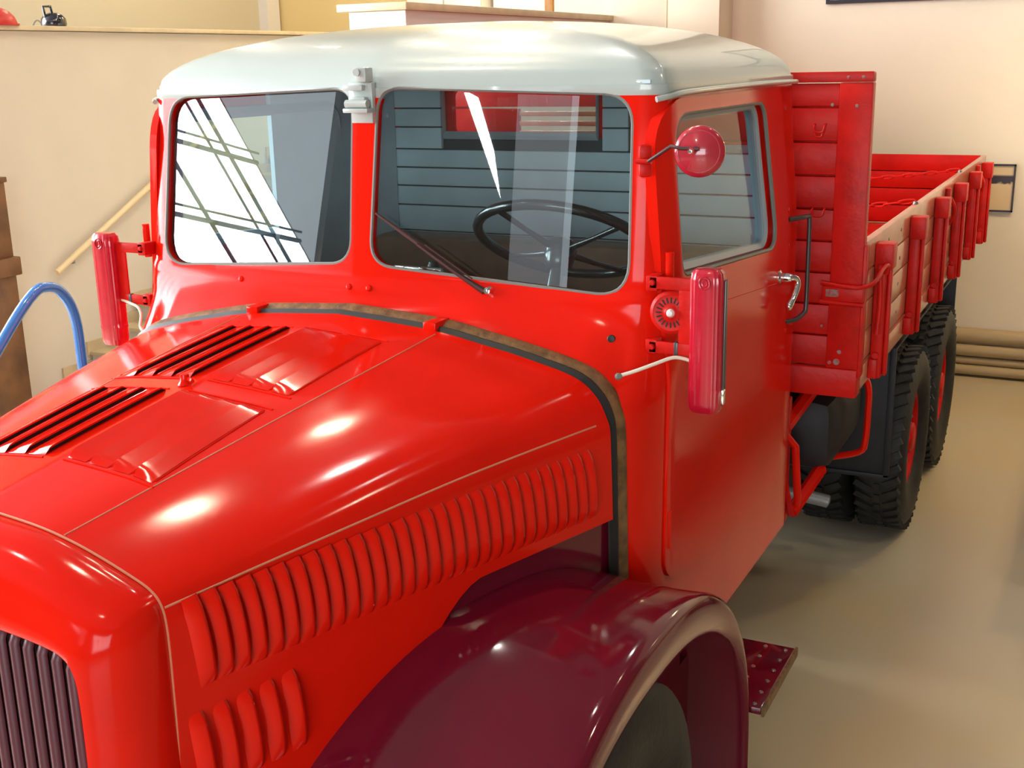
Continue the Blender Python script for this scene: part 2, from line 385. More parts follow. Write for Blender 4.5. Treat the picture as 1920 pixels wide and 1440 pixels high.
# framed picture: black and white truck photo built as a flat print
def picture_mat():
    m, nt, b = new_mat('sepia_photo_print'); b.inputs['Roughness'].default_value = .3
    tc = nt.nodes.new('ShaderNodeTexCoord'); sp = nt.nodes.new('ShaderNodeSeparateXYZ'); nt.links.new(tc.outputs['Generated'], sp.inputs[0])
    n = nt.nodes.new('ShaderNodeTexNoise'); n.inputs['Scale'].default_value = 4.5; n.inputs['Detail'].default_value = 3; nt.links.new(tc.outputs['Generated'], n.inputs['Vector'])
    # dark building block in the upper part
    mr = nt.nodes.new('ShaderNodeMapRange'); mr.inputs[1].default_value = .60; mr.inputs[2].default_value = .64
    m2 = nt.nodes.new('ShaderNodeMapRange'); m2.inputs[1].default_value = .80; m2.inputs[2].default_value = .76
    m3 = nt.nodes.new('ShaderNodeMapRange'); m3.inputs[1].default_value = .28; m3.inputs[2].default_value = .36
    ad = nt.nodes.new('ShaderNodeMath'); ad.operation = 'MULTIPLY_ADD'; ad.inputs[1].default_value = .25; nt.links.new(n.outputs['Fac'], ad.inputs[0]); nt.links.new(sp.outputs['Z'], ad.inputs[2])
    su = nt.nodes.new('ShaderNodeMath'); su.operation = 'SUBTRACT'; su.inputs[1].default_value = .125; nt.links.new(ad.outputs[0], su.inputs[0])
    nt.links.new(su.outputs[0], mr.inputs[0]); nt.links.new(sp.outputs['Z'], m2.inputs[0]); nt.links.new(sp.outputs['X'], m3.inputs[0])
    a = nt.nodes.new('ShaderNodeMath'); a.operation = 'MULTIPLY'; nt.links.new(mr.outputs[0], a.inputs[0]); nt.links.new(m2.outputs[0], a.inputs[1])
    a2 = nt.nodes.new('ShaderNodeMath'); a2.operation = 'MULTIPLY'; nt.links.new(a.outputs[0], a2.inputs[0]); nt.links.new(m3.outputs[0], a2.inputs[1])
    # grey diagonal streaks lower down
    wv = nt.nodes.new('ShaderNodeTexWave'); wv.inputs['Scale'].default_value = 3; wv.inputs['Distortion'].default_value = 2; wv.bands_direction = 'DIAGONAL'
    nt.links.new(tc.outputs['Generated'], wv.inputs['Vector'])
    m4 = nt.nodes.new('ShaderNodeMapRange'); m4.inputs[1].default_value = .55; m4.inputs[2].default_value = .3; nt.links.new(sp.outputs['X'], m4.inputs[0])
    m5 = nt.nodes.new('ShaderNodeMath'); m5.operation = 'MULTIPLY'; nt.links.new(wv.outputs['Fac'], m5.inputs[0]); nt.links.new(m4.outputs[0], m5.inputs[1])
    m6 = nt.nodes.new('ShaderNodeMath'); m6.operation = 'MULTIPLY'; m6.inputs[1].default_value = .6; nt.links.new(m5.outputs[0], m6.inputs[0])
    x1 = nt.nodes.new('ShaderNodeMix'); x1.data_type = 'RGBA'; x1.inputs[6].default_value = (.66, .48, .26, 1); x1.inputs[7].default_value = (.16, .12, .08, 1); nt.links.new(m6.outputs[0], x1.inputs[0])
    x2 = nt.nodes.new('ShaderNodeMix'); x2.data_type = 'RGBA'; x2.inputs[7].default_value = (.03, .02, .03, 1); nt.links.new(a2.outputs[0], x2.inputs[0]); nt.links.new(x1.outputs[2], x2.inputs[6])
    nt.links.new(x2.outputs[2], b.inputs['Base Color'])
    return m
M['photo'] = picture_mat()
fp = empty('framed_picture', (1.25, BY-.02, 1.39), 'small sepia photograph in a thin black frame beyond the tailgate', 'picture')
X0, X1, Z1, Z2 = 1.03, 1.405, 1.385, 1.772
adopt(box('print', X0+.01, X1-.01, BY-.022, BY-.012, Z1+.01, Z2-.01, 'photo'), fp)
for a in ((X0, X1, Z2-.014, Z2), (X0, X1, Z1, Z1+.014), (X0, X0+.014, Z1, Z2), (X1-.014, X1, Z1, Z2)):
    adopt(box('frame_bar', a[0], a[1], BY-.034, BY-.006, a[2], a[3], 'frame'), fp)
fb = empty('framed_board', (.6, BY-.02, 3.07), 'large dark framed board hanging high on the back wall', 'picture')
for a in ((-.187, 1.7, 3.07, 3.10), (-.187, 1.7, 4.3, 4.33), (-.187, -.157, 3.10, 4.3), (1.67, 1.7, 3.10, 4.3)):
    adopt(box('frame_bar', a[0], a[1], BY-.04, BY-.004, a[2], a[3], 'frame'), fb)
adopt(box('print', -.157, 1.67, BY-.02, BY-.006, 3.10, 4.30, 'wallo'), fb)

# unseen dark plinth added right of the bed to darken the door's reflection
pl = empty('added_dark_plinth', (2.45, 3.3, 0), 'low dark plinth added out of view to darken the door reflection', 'plinth')
adopt(box('body', 1.98, 2.7, 1.4, 5.2, .05, .44, 'wood', None, .01), pl)
adopt(box('top', 1.95, 2.73, 1.37, 5.23, .44, .48, 'frame', None, .008), pl)
adopt(box('plinth_foot', 2.03, 2.65, 1.45, 5.15, 0, .05, 'frame', None), pl)
# blue step ladder beside the truck: only its handrail shows above the hood
bl = empty('access_steps', (-2.6, -.8, 0), 'blue painted tubular handrail of the access steps behind the hood', 'steps')
for k, xx in enumerate((-2.6, -3.2)):
    pts = [(xx, -1.55, .02), (xx, -1.45, .62)]+crom([(xx, -.95, 1.27), (xx, -.72, 1.50), (xx, -.60, 1.595), (xx, -.53, 1.61), (xx, -.45, 1.585), (xx, -.385, 1.50), (xx, -.355, 1.38), (xx, -.35, 1.2)], 6)+[(xx, -.33, .02)]
    if k: pts = [(xx, -1.55, .02), (xx, -1.45, .30), (xx, -.40, .62), (xx, -.33, .02)]
    adopt(tube('handrail' if k == 0 else 'stringer', pts, .027, 'blue', None, 12), bl)
for k in range(4):
    adopt(box('step', -3.18, -2.62, -1.45+k*.25, -1.2+k*.25, .2+.2*k, .23+.2*k, 'blue', None, .004), bl)

# big slanting window, front left: steel frames with daylight behind
WX = -9.0
def wy(z): return -8.06+(z-4.52)/.96          # raking edge of the glazing
ZB, ZT = 2.2, 6.4
def wz(y): return 4.52+(y+8.06)*.96
w1 = struct(mesh('window_1', [(WX-.15, wy(ZB), ZB), (WX-.15, 1.6, ZB), (WX-.15, 1.6, ZT), (WX-.15, wy(ZT), ZT)], [(0, 1, 2, 3)], 'day'), 'large raking daylight window with dark steel glazing bars')
YG = -9.95
w3 = struct(mesh('glow_panel_3', [(WX-.12, YG, wz(YG)), (WX-.12, wy(ZT), ZT), (WX-.12, YG, ZT)], [(0, 1, 2)], 'panelglow'), 'dim glowing panel added above the raking window edge for the windscreen reflection')  # emitter added for the grey reflection in the left windscreen pane
struct(box('wall_left_gable', WX-.2, WX, -12, YG, ZB, 6.5, 'walld'), 'dark wall at the end of the slanting window')
def wbar(a, b, wd, nm='glazing_bar'):
    bm = bmesh.new(); bm_tube(bm, [a, b], wd, 4)
    return from_bm(nm, bm, 'steelframe', w1)
for k in range(12):
    off = .45+1.05*k
    for dd in ((0, .25) if k % 2 == 0 else (0,)):
        p = Vector((WX-.1, wy(ZB)+off+dd, ZB)); q = Vector((WX-.1, wy(ZT)+off+dd, ZT))
        if q.y > 1.6:
            t = (1.6-p.y)/(q.y-p.y); q = p.lerp(q, t) if t > 0 else p
        if (q-p).length > .3: wbar(p, q, .03 if dd == 0 else .02)
for z in (3.0, 3.85, 4.7, 5.55):
    wbar(Vector((WX-.1, wy(z), z)), Vector((WX-.1, 1.6, z)), .03)
    wbar(Vector((WX-.1, wy(z), z+.12)), Vector((WX-.1, 1.6, z+.12)), .015)
# narrow raking light in the end wall
w2 = struct(mesh('window_2', [(-3.31, -11.985, 5.35), (-3.1, -11.985, 5.25), (-2.84, -11.985, 4.6), (-2.70, -11.985, 4.0)], [(0, 1, 2, 3)], 'day'), 'narrow wedge shaped daylight slot in the end wall')

struct(mesh('glow_panel_4', [(-2.50, -11.985, 2.2), (-1.82, -11.985, 2.2), (-1.92, -11.985, 5.6), (-2.60, -11.985, 5.6)], [(0, 1, 2, 3)], 'panelglow2'), 'tall pale glowing panel added to the end wall for the windscreen reflection')  # emitter added to give the right pane its pale upright columns
struct(mesh('glow_panel_5', [(-1.85, -11.98, 2.2), (-1.76, -11.98, 2.2), (-1.82, -11.98, 5.6), (-1.91, -11.98, 5.6)], [(0, 1, 2, 3)], 'panelglow'), 'slim brighter glowing strip added beside the tall pale panel')  # added strip, the brighter edge of those mirrored columns
w6 = struct(mesh('added_window_6', [(.2, -11.99, 1.0), (6.0, -11.99, 1.0), (6.0, -11.99, 4.6), (.2, -11.99, 4.6)], [(0, 1, 2, 3)], 'day2'), 'wide glazed front added to the end wall to light the truck')  # unseen glazed front, added to light the cab inside and the nose
for x in (.2, 1.35, 2.5, 3.65, 4.8, 6.0): box('glazing_bar', x-.06, x+.06, -11.98, -11.9, 1.0, 4.6, 'steelframe', w6)
for z in (1.0, 3.4, 4.6): box('glazing_bar', .14, 6.06, -11.98, -11.91, z-.05, z+.05, 'steelframe', w6)
# unseen ceiling lamps, added to light the hall
def lamp(x, y, m, label, grp, z=6.1, r=.17):
    L = empty('added_lamp', (x, y, z), label, 'lamp', grp)
    adopt(lathe('housing', [(.03, .4), (.03, .12), (r*.7, .10), (r+.04, 0), (r+.05, -.02), (r+.02, -.015), (r*.7, .08), (0, .09)], 'steel', None, 20, Matrix.Translation((x, y, z))), L)
    adopt(lathe('bulb_disc', [(0, .0), (r, .0), (r, .02), (0, .02)], m, None, 20, Matrix.Translation((x, y, z-.0))), L)
for x, y, *rr_ in ((-1.2, -.4), (4.4, -.25, .18), (-1.1, -1.9), (-2.9, 2.9, .12), (3.2, 2.1, .08), (-1.6, 1.5), (-4.6, 3.6, .09), (.4, -6.6)):
    lamp(x, y, 'lampw', 'warm round ceiling lamp added out of view over the truck hall', 'added warm hall lamps', 6.1, *(rr_ or [.17]))
for x, y, *rr_ in ((2.2, -.15, .09), (-.3, .5), (2.0, 3.6, .12), (-2.8, 4.6), (-2.6, -4.0)):
    lamp(x, y, 'lampc', 'white round ceiling lamp added out of view over the truck hall', 'added white hall lamps', 6.1, *(rr_ or [.17]))
for x, y, r_ in ((2.7, 4.4, .2), (5.2, 4.6, .12)):  # low lamps added to wash the back wall in yellow
    lamp(x, y, 'lampy', 'yellow round lamp added out of view to light the right back corner', 'added yellow corner lamps', 3.3, r_)
for x, y in ((-4.4, 6.6), (-3.4, 7.4), (-6.6, 5.2)):  # unseen lamps added to brighten the upper room
    lamp(x, y, 'lampw', 'warm round ceiling lamp added out of view over the upper gallery', 'added gallery lamps', 6.0, .23)

# ================================================================== TRUCK
T = empty('truck', (0, 0, 0), 'bright red vintage six wheel flatbed truck with pale grey cab roof', 'truck')

# ---- cab surface -------------------------------------------------
ARCH = [(0, 1.90), (.33, 1.877), (.515, 1.846), (.656, 1.818), (.81, 1.777), (.877, 1.728), (.91, 1.667), (.919, 1.60), (.922, 1.465), (.925, 1.3), (.928, 1.1)]
def arch_z(x):
    x = abs(x)
    for (a, za), (b, zb) in zip(ARCH, ARCH[1:]):
        if x <= b: return za+(zb-za)*(x-a)/(b-a)
    return 1.1
ZW = 1.99
def plane_y(x, z):                       # windscreen plane of the V front
    return -1.566+.094*min(abs(x), .92)+(z-2.03)*.146
def front_y(x, z):
    if z >= ZW: return plane_y(x, z)
    az = min(arch_z(min(abs(x), .90)), 1.86)
    yp = plane_y(x, ZW)-.012
    if z <= az: return -1.645
    t = (z-az)/(ZW-az)
    return -1.645+(yp+1.645)*(1-(1-t)**1.9)
def side_x(z): return 1.005-.045*sstep((z-1.9)/.7)
def corner_end(z): return lerp(-1.47, -1.36, sstep((z-1.65)/.35))
def outline(z, grow=0.):
    """half outline points (x,y) from front centre to rear centre, fixed count"""
    pts = []
    xe = .90
    nf = 30
    for i in range(nf+1):
        x = xe*i/nf
        pts.append((x, front_y(x, z)))
    xs = side_x(z); yc = corner_end(z); yf = front_y(xe, z)
    p0 = Vector((xe, yf)); p1 = Vector((xs-.012 if z > 1.9 else xs-.03, yf+.012)); p2 = Vector((xs, yc))
    for k in range(1, 13):
        t = k/12; q = (1-t)**2*p0+2*t*(1-t)*p1+t*t*p2
        pts.append((q.x, q.y))
    yr = .08
    for k in range(1, 13): pts.append((xs, lerp(yc, yr, k/12)))
    for k in range(1, 9):
        a = PI/2*k/8; pts.append((xs-.12+.12*math.cos(a), yr+.12*math.sin(a)))
    for k in range(1, 8): pts.append((lerp(xs-.12, 0, k/7), yr+.12))
    return pts
def ring3(z, pts): # full closed ring
    R_ = [(x, y, z) for x, y in pts]; L_ = [(-x, y, z) for x, y in pts[-2:0:-1]]
    return R_+L_
def loft(rings, closed=True):
    V = [p for r in rings for p in r]; n = len(rings[0]); F = []
    for i in range(len(rings)-1):
        for k in range(n if closed else n-1):
            k2 = (k+1) % n
            F.append((i*n+k, i*n+k2, (i+1)*n+k2, (i+1)*n+k))
    return V, F
ZSPLIT = 2.552
zs = [.70, .72, .8, .95, 1.1, 1.25, 1.4, 1.5]+[1.55+.02*i for i in range(23)]+[2.0+.04*i for i in range(1, 14)]+[ZSPLIT]
V, F = loft([ring3(z, outline(z)) for z in zs])
cab = mesh('cab_body', V, F, 'red', T)
def solid(o, th):
    bm = bmesh.new(); bm.from_mesh(o.data)
    ctr = Vector((0, -.66, 2.0)); sgn = sum((f.calc_center_median()-ctr).dot(f.normal)*f.calc_area() for f in bm.faces)
    if sgn < 0: bmesh.ops.reverse_faces(bm, faces=bm.faces); bm.to_mesh(o.data)
    bm.free()
    md = o.modifiers.new('s', 'SOLIDIFY'); md.thickness = th; md.offset = -1
    dg = bpy.context.evaluated_depsgraph_get(); dg.update()
    me = bpy.data.meshes.new_from_object(o.evaluated_get(dg)); o.modifiers.clear(); o.data = me
    bm = bmesh.new(); bm.from_mesh(me); bmesh.ops.recalc_face_normals(bm, faces=bm.faces); bm.to_mesh(me); bm.free()
solid(cab, .035)
# roof dome
base = outline(ZSPLIT)
C0 = Vector((0, -.66))
rr = [1.0, 1.004, 1.002, .995, .985, .97, .95, .92, .88, .83, .77, .70, .62, .53, .43, .33, .22, .12, .05]
hh = [0, .012, .03]
rings = []
for i, r in enumerate(rr):
    if i < 3: z = ZSPLIT+hh[i]
    else:
        q = min(1, r/.995); z = ZSPLIT+.03+.215*math.sqrt(max(0, 1-q**2.2))
    pr = []
    for x, y in base:
        p = C0+(Vector((x, y))-C0)*min(r, 1.004)
        pr.append((p.x, p.y))
    zz = z
    rings.append([(x, y, zz+(y+.66)*.022*(1-r)) for (x, y, _z) in ring3(z, pr)])
V, F = loft(rings); F.append(tuple(range(len(V)-len(rings[0]), len(V))))
roof = mesh('cab_roof', V, F, 'roof', T)
solid(roof, .03)

# window outlines (x,z) for the split windscreen, (y,z) for the side windows
def ws_poly(s, g=0.):
    c = [(.046-g, 2.585+g), (.872+g, 2.556+g), (.893+g, 1.972-g), (.036-g, 2.035-g)]
    p = rpoly(c, [.075, .085, .10, .075])
    return [(s*a.x, a.y) for a in p]
def sw_poly(g=0.):
    c = [(-1.345-g, 2.497+g), (-.335+g*.7, 2.497+g), (-.245+g, 1.945-g), (-1.355-g, 2.02-g)]
    return [(a.x, a.y) for a in rpoly(c, [.12, .07, .10, .05])]
cut = []
for s in (1, -1):
    cut.append(prism('cutter', ws_poly(s), lambda p: (p[0], -2.0, p[1]), lambda p: (p[0], -1.33, p[1]), 'red'))
    cut.append(prism('cutter', sw_poly(), lambda p, s=s: (s*.8, p[0], p[1]), lambda p, s=s: (s*1.3, p[0], p[1]), 'red'))
RW = [((-.62, 2.34), (.10, 2.34), (.10, 2.53), (-.62, 2.53)), ((.30, 2.295), (.775, 2.295), (.775, 2.53), (.30, 2.53))]
for q in RW:
    cut.append(prism('cutter', [(a.x, a.y) for a in rpoly(q, .03)], lambda p: (p[0], .05, p[1]), lambda p: (p[0], .4, p[1]), 'red'))
boolean(cab, cut); boolean(roof, [cut[0], cut[2]], solver='MANIFOLD')
for o in (cab, roof): shade(o, 38)

# ---- door panels ---------------------------------------------------
def door(s):
    zz = [.98+(2.545-.98)*i/44 for i in range(45)]; yy = [-1.5+1.45*i/30 for i in range(31)]
    nV = []; 
    for off in (-.02, .011):
        for z in zz:
            for y in yy:
                # follow the corner where the body turns in
                xo = side_x(z)
                yc = corner_end(z)
                if y < yc: xo -= (yc-y)*.35
                nV.append((s*(xo+off), y, z))
    a, b = len(zz), len(yy); F = []
    for L in range(2):
        o = L*a*b
        for i in range(a-1):
            for j in range(b-1): F.append((o+i*b+j, o+i*b+j+1, o+(i+1)*b+j+1, o+(i+1)*b+j))
    def edge(i, j, i2, j2): F.append((i*b+j, i2*b+j2, a*b+i2*b+j2, a*b+i*b+j))
    for j in range(b-1): edge(0, j, 0, j+1); edge(a-1, j, a-1, j+1)
    for i in range(a-1): edge(i, 0, i+1, 0); edge(i, b-1, i+1, b-1)
    d = mesh('door', nV, F, 'red', T)
    ol = rpoly([(-1.475, 1.09), (-.95, .985), (-.09, .985), (-.09, 2.54), (-1.44, 2.54)], [.07, .3, .12, .10, .16])
    c1_ = prism('cutter', [(p.x, p.y) for p in ol], lambda p: (s*.8, p[0], p[1]), lambda p: (s*1.3, p[0], p[1]), 'red')
    c2_ = prism('cutter', sw_poly(), lambda p: (s*.8, p[0], p[1]), lambda p: (s*1.3, p[0], p[1]), 'red')
    boolean(d, [c1_], 'INTERSECT'); boolean(d, [c2_]); kill(c1_, c2_); shade(d, 38)
    # pane
    prism('window_pane', sw_poly(.012), lambda p: (s*(side_x(p[1])-.035), p[0], p[1]), lambda p: (s*(side_x(p[1])-.031), p[0], p[1]), 'sideglass', d)
    pts = [(s*(side_x(z)+.004), y, z) for y, z in sw_poly(-.004)]
    tube('window_gasket', pts, .008, 'gasket', d, 6, closed=True)
    pts = [(s*(side_x(z)-.045), y, z) for y, z in sw_poly(-.010)]
    tube('inner_frame', pts, .024, 'innergrey', d, 6, closed=True)
    # hinges
    for z in (2.05, 1.25):
        tube('hinge', [(s*(side_x(z)+.004), -1.448, z-.06), (s*(side_x(z)+.004), -1.448, z+.06)], .013, 'red', d, 10)
    # belt crease
    tube('belt_crease', crom([(s*(side_x(1.86)+.011), -1.28, 1.90), (s*1.014, -.7, 1.85), (s*1.014, -.12, 1.80)], 5), .0045, 'red', d, 6)
    # handle
    h = lathe('door_handle', [(0, .05), (.014, .05), (.018, .04), (.018, .012), (.028, .006), (.028, 0), (0, 0)], 'chrome', d, 16, axis_mtx((s*1.012, -.2, 1.83), (s, 0, 0)))
    tube('handle_lever', crom([(s*1.05, -.2, 1.83), (s*1.072, -.17, 1.822), (s*1.078, -.17, 1.79), (s*1.07, -.22, 1.74), (s*1.064, -.255, 1.72)], 5), [.012]*16+[.014]*4+[.008], 'chrome', d, 10)
    return d
doorL = door(1); doorR = door(-1)
kill(*cut)

# ---- windscreen glass and gaskets, rear windows ------------------------
for s in (1, -1):
    prism('windscreen_pane', ws_poly(s, .012), lambda p: (p[0], plane_y(p[0], p[1])+.020, p[1]), lambda p: (p[0], plane_y(p[0], p[1])+.025, p[1]), 'glass', cab)
    tube('windscreen_gasket', [(x, plane_y(x, z)+.004, z) for x, z in ws_poly(s, -.001)], .0055, 'gasket', cab, 6, closed=True)
# white top of the centre post and the hinge bracket
def pb(name, x0, x1, z0, z1, d0, d1, m, bev=.003, par=None):
    ym = plane_y((x0+x1)/2, (z0+z1)/2)
    sh = Matrix.Translation((0, ym, 0))
    return box(name, x0, x1, d0, d1, z0, z1, m, par or roof, bev, sh)
pb('post_cap', -.040, .040, 2.475, 2.60, -.014, .03, 'roof')
pb('hinge_plate', -.042, .044, 2.508, 2.60, -.02, .0, 'roof')
pb('hinge_plate', -.052, .02, 2.575, 2.592, -.045, -.01, 'roof')
pb('hinge_plate', -.045, .046, 2.508, 2.522, -.05, -.01, 'roof')
pb('hinge_plate', -.03, .03, 2.545, 2.556, -.042, -.01, 'roof')
tube('hinge_knuckle', [(-.04, -1.53, 2.535), (.04, -1.53, 2.535)], .013, 'roof', roof, 10)
box('hinge_arm', .0, .04, -1.535, -1.49, 2.60, 2.645, 'roof', roof, .005)
tube('hinge_bolt', [(.012, -1.545, 2.63), (.012, -1.50, 2.635)], .012, 'roof', roof, 8)
# drip gutters over the doors
for s in (1, -1):
    g = [(s*(side_x(2.53)-.02), -1.405, 2.540), (s*(side_x(2.53)+.008), -1.36, 2.548), (s*(side_x(2.55)+.018), -1.2, 2.556), (s*(side_x(2.55)+.02), -.5, 2.560), (s*(side_x(2.55)+.018), .06, 2.556), (s*(side_x(2.55)-.02), .19, 2.552)]
    tube('drip_gutter', crom(g, 5), .009, 'roof', roof, 8)
# white paint runs down to the front of the door head: fillet panels
# ---- cowl strip --------------------------------------------------------
def arch_pts(n=6, zmin=1.12):
    half = crom([(x, 0, z) for x, z in ARCH], n)
    half = [p for p in half if p.z >= zmin]
    return [Vector((-p.x, 0, p.z)) for p in half[:0:-1]]+half
AP = arch_pts()
def band(name, y0, y1, off0, off1, m, par, th=.006):
    V = []; N = len(AP)
    for (y, o) in ((y0, off0), (lerp(y0, y1, .5), max(off0, off1)+.006), (y1, off1), (y1, off1-th), (y0, off0-th)):
        for i, p in enumerate(AP):
            t = AP[min(i+1, N-1)]-AP[max(i-1, 0)]; n = Vector((-t.z, 0, t.x)).normalized()
            q = p+n*o; V.append((q.x, y, q.z))
    F = []
    for a in range(5):
        b = (a+1) % 5
        for i in range(N-1): F.append((a*N+i, a*N+i+1, b*N+i+1, b*N+i))
    return mesh(name, V, F, m, par, True, 40)
band('cowl_strip', -1.664, -1.606, .008, .017, 'leather', cab)
band('cowl_gap_shade', -1.700, -1.662, -.004, .006, 'black', cab)  # black band painted in for the shaded gap before the hood
for x in (.335, -.335):
    z = arch_z(x); sl = -.09 if x > 0 else .09
    box('strip_clip', x-.022, x+.022, -1.705, -1.615, z-.004, z+.024, 'red', cab, .004, Matrix.Rotation(0, 4, 'X'))
# bolts and holes on the scuttle
for (x, z, m) in ((-.5, 1.955, 'red'), (-.03, 1.965, 'red'), (.045, 1.965, 'red')):
    lathe('bolt', [(0, .008), (.008, .006), (.011, 0), (0, 0)], m, cab, 12, axis_mtx((x, front_y(x, z)-.001, z), (0, -1, .3)))
lathe('mount_hole', [(0, .003), (.007, .003), (.010, .004), (.013, 0), (0, 0)], 'black', cab, 12, axis_mtx((.86, front_y(.86, 1.86)+.0, 1.86), (.35, -1, .3)))

# ---- wiper ----------------------------------------------------------------
wp = Vector((.444, plane_y(.444, 1.985)-.02, 1.975))
wd = Vector((.061, plane_y(.061, 2.2)-.012, 2.2))
wiper = tube('wiper', [wp, wp.lerp(wd, .25)+Vector((0, -.012, 0)), wp.lerp(wd, .6)+Vector((0, -.008, 0))], [.011, .006, .005], 'wipe', T, 8)
bm = bmesh.new(); bm_tube(bm, [wp.lerp(wd, .38)+Vector((0, -.004, 0)), wp.lerp(wd, .7), wd], [.004, .0075, .004], 8)
from_bm('wiper_blade', bm, 'wipe', wiper, True, 50)
tube('wiper_rod', [wp.lerp(wd, .12)+Vector((.01, -.01, .012)), wp.lerp(wd, .55)+Vector((.012, -.012, .012))], .0025, 'wipe', wiper, 6)
lathe('wiper_pivot', [(0, .03), (.010, .028), (.012, .02), (.016, .005), (.018, 0), (0, 0)], 'chrome', wiper, 16, axis_mtx(wp+Vector((.012, .015, 0)), (.1, -1, .2)))

# ---- cab interior ---------------------------------------------------------
cf = box('cab_floor', -.95, .95, -1.55, .15, 1.10, 1.14, 'dark', T)
zb = 1.62; k = 0
hs = [.085, .10, .085, .12, .09, .085, .085, .10, .085, .10]
bw_ = box('cab_rear_lining', -.93, .93, .150, .160, 1.15, 2.285, 'innerdark', T)
for a_, b_ in ((-.93, -.66), (.14, .26), (.815, .93)): box('lining_backing', a_, b_, .150, .160, 2.285, 2.57, 'innerdark', bw_)
box('lining_backing', -.66, .14, .150, .160, 2.285, 2.325, 'innerdark', bw_)
box('side_lining', .925, .94, -.22, .12, 1.15, 2.50, 'innerboard', bw_)
box('side_lining', -.925, -.905, -.80, .12, 1.15, 2.56, 'innerboard', bw_)
def lining_board(x0, x1, z0, z1): box('board', x0, x1, .125, .150, z0, z1, 'innerboard', bw_, .004)
for h in hs:
    z0, z1 = zb+.003, zb+h-.003
    if z1 > 2.57: z1 = 2.57
    if z0 > 2.52: break
    # leave the rear windows open
    segs = [(-.93, .93)]
    for q in RW:
        wx0, wz0, wx1, wz1 = q[0][0]-.04, q[0][1]-.02, q[1][0]+.04, 2.6
        if z1 > wz0 and z0 < wz1:
            ns = []
            for a, b in segs:
                if wx0 > a: ns.append((a, min(b, wx0)))
                if wx1 < b: ns.append((max(a, wx1), b))
                if wx0 <= a and wx1 >= b: pass
            segs = [(a, b) for a, b in ns if b-a > .02]
    for a, b in segs: lining_board(a, b, z0, z1)
    zb += h
for q in RW:
    x0, z0, x1, z1 = q[0][0], q[0][1], q[1][0], 2.55
    tube('rear_window_frame', [(x0-.02, .12, z0-.005), (x1+.02, .12, z0-.005), (x1+.02, .12, z1), (x0-.02, .12, z1)], .018, 'innergrey', bw_, 4, closed=True, ref=(0, 1, 0))
    box('rear_window_pane', x0-.01, x1+.01, .172, .175, z0-.01, z1+.01, 'glass', bw_)
box('headlining', -.92, .92, -1.40, .12, 2.585, 2.595, 'innerboard', bw_)  # pale sheet added under the roof to brighten the cab inside
seat = box('seat', -.90, .90, -.55, .02, 1.35, 1.52, 'seat', T, .04)
box('backrest', -.92, .88, -.10, .09, 1.50, 1.895, 'seat', seat, .035)
box('seat_base', -.90, .90, -.52, .02, 1.14, 1.35, 'dark', seat)
dash = box('dashboard', -.88, .88, -1.50, -1.36, 1.72, 1.93, 'innergrey', T, .03)
for x in (.30, .62): lathe('gauge', [(0, .012), (.045, .012), (.05, 0), (0, 0)], 'black', dash, 20, axis_mtx((x, -1.36, 1.86), (0, 1, .2)))
tube('grab_bar', [(-.02, -1.32, 1.94), (-.02, -1.32, 1.985), (.16, -1.32, 1.985), (.16, -1.32, 1.94)], .011, 'chrome', dash, 8)
lathe('ball_knob', [(0, -.02), (.014, -.014), (.02, 0), (.014, .014), (0, .02)], 'black', dash, 12, Matrix.Translation((.10, -1.27, 1.99)))
tube('gear_lever', [(.10, -1.27, 1.98), (.08, -1.0, 1.15)], .009, 'black', dash, 8)
box('pale_dash_plate', .30, .70, -1.46, -1.34, 1.925, 1.945, 'white', dash, .006, None)  # pale plate lying on the dashboard
# steering wheel
SWC = Vector((.435, -.95, 2.045)); SWN = Vector((-.04, .52, .85)).normalized()
SWM = axis_mtx(SWC, SWN)
R_ = .30
rim = [SWM @ Vector((R_*math.cos(2*PI*i/48), R_*math.sin(2*PI*i/48), 0)) for i in range(48)]
swh = tube('steering_wheel', rim, .018, 'wheelblack', T, 10, closed=True, ref=SWN)
for k in range(4):
    a = PI/4+k*PI/2+.25
    tube('spoke', [SWM @ Vector((.03*math.cos(a), .03*math.sin(a), -.035)), SWM @ Vector((R_*.55*math.cos(a), R_*.55*math.sin(a), -.02)), SWM @ Vector((R_*math.cos(a), R_*math.sin(a), 0))], [.014, .009, .011], 'wheelblack', swh, 8)
lathe('hub', [(0, .012), (.03, .01), (.05, -.005), (.058, -.03), (.05, -.09), (.035, -.11), (0, -.11)], 'wheelblack', swh, 24, SWM)
tube('steering_column', [SWM @ Vector((0, 0, -.08)), SWM @ Vector((0, 0, -.75))], .026, 'wheelblack', swh, 12)

# ---- hood -------------------------------------------------------------------
HY0, HY1 = -1.70, -3.07
FRONT = [(0, 1.738), (.17, 1.722), (.27, 1.703), (.35, 1.68), (.43, 1.652), (.475, 1.632), (.500, 1.605), (.510, 1.56), (.510, 1.45), (.505, 1.3), (.49, 1.05)]
NS = 7
def hood_ctrl(t):
    return [(lerp(a[0]*.995, b[0], t), lerp(a[1]-.006, b[1], t)) for a, b in zip(ARCH, FRONT)]
def hood_half(t):
    """half profile at station t: list of (x,z)"""
    y = lerp(HY0, HY1, t)
    c = hood_ctrl(t)
    zbot = 1.362 if y > -2.2 else lerp(1.362, .95, sstep((-2.2-y)/.5))
    zs_ = c[6][1]
    k = (zs_-zbot)/(zs_-c[-1][1])
    c = c[:7]+[(x, zs_-(zs_-z)*k) for x, z in c[7:]]
    bulge = .012*math.sin(PI*t)
    return [(p.x, p.z+bulge*(1 if p.z > 1.6 else 0)) for p in crom([(x, 0, z) for x, z in c], NS)]
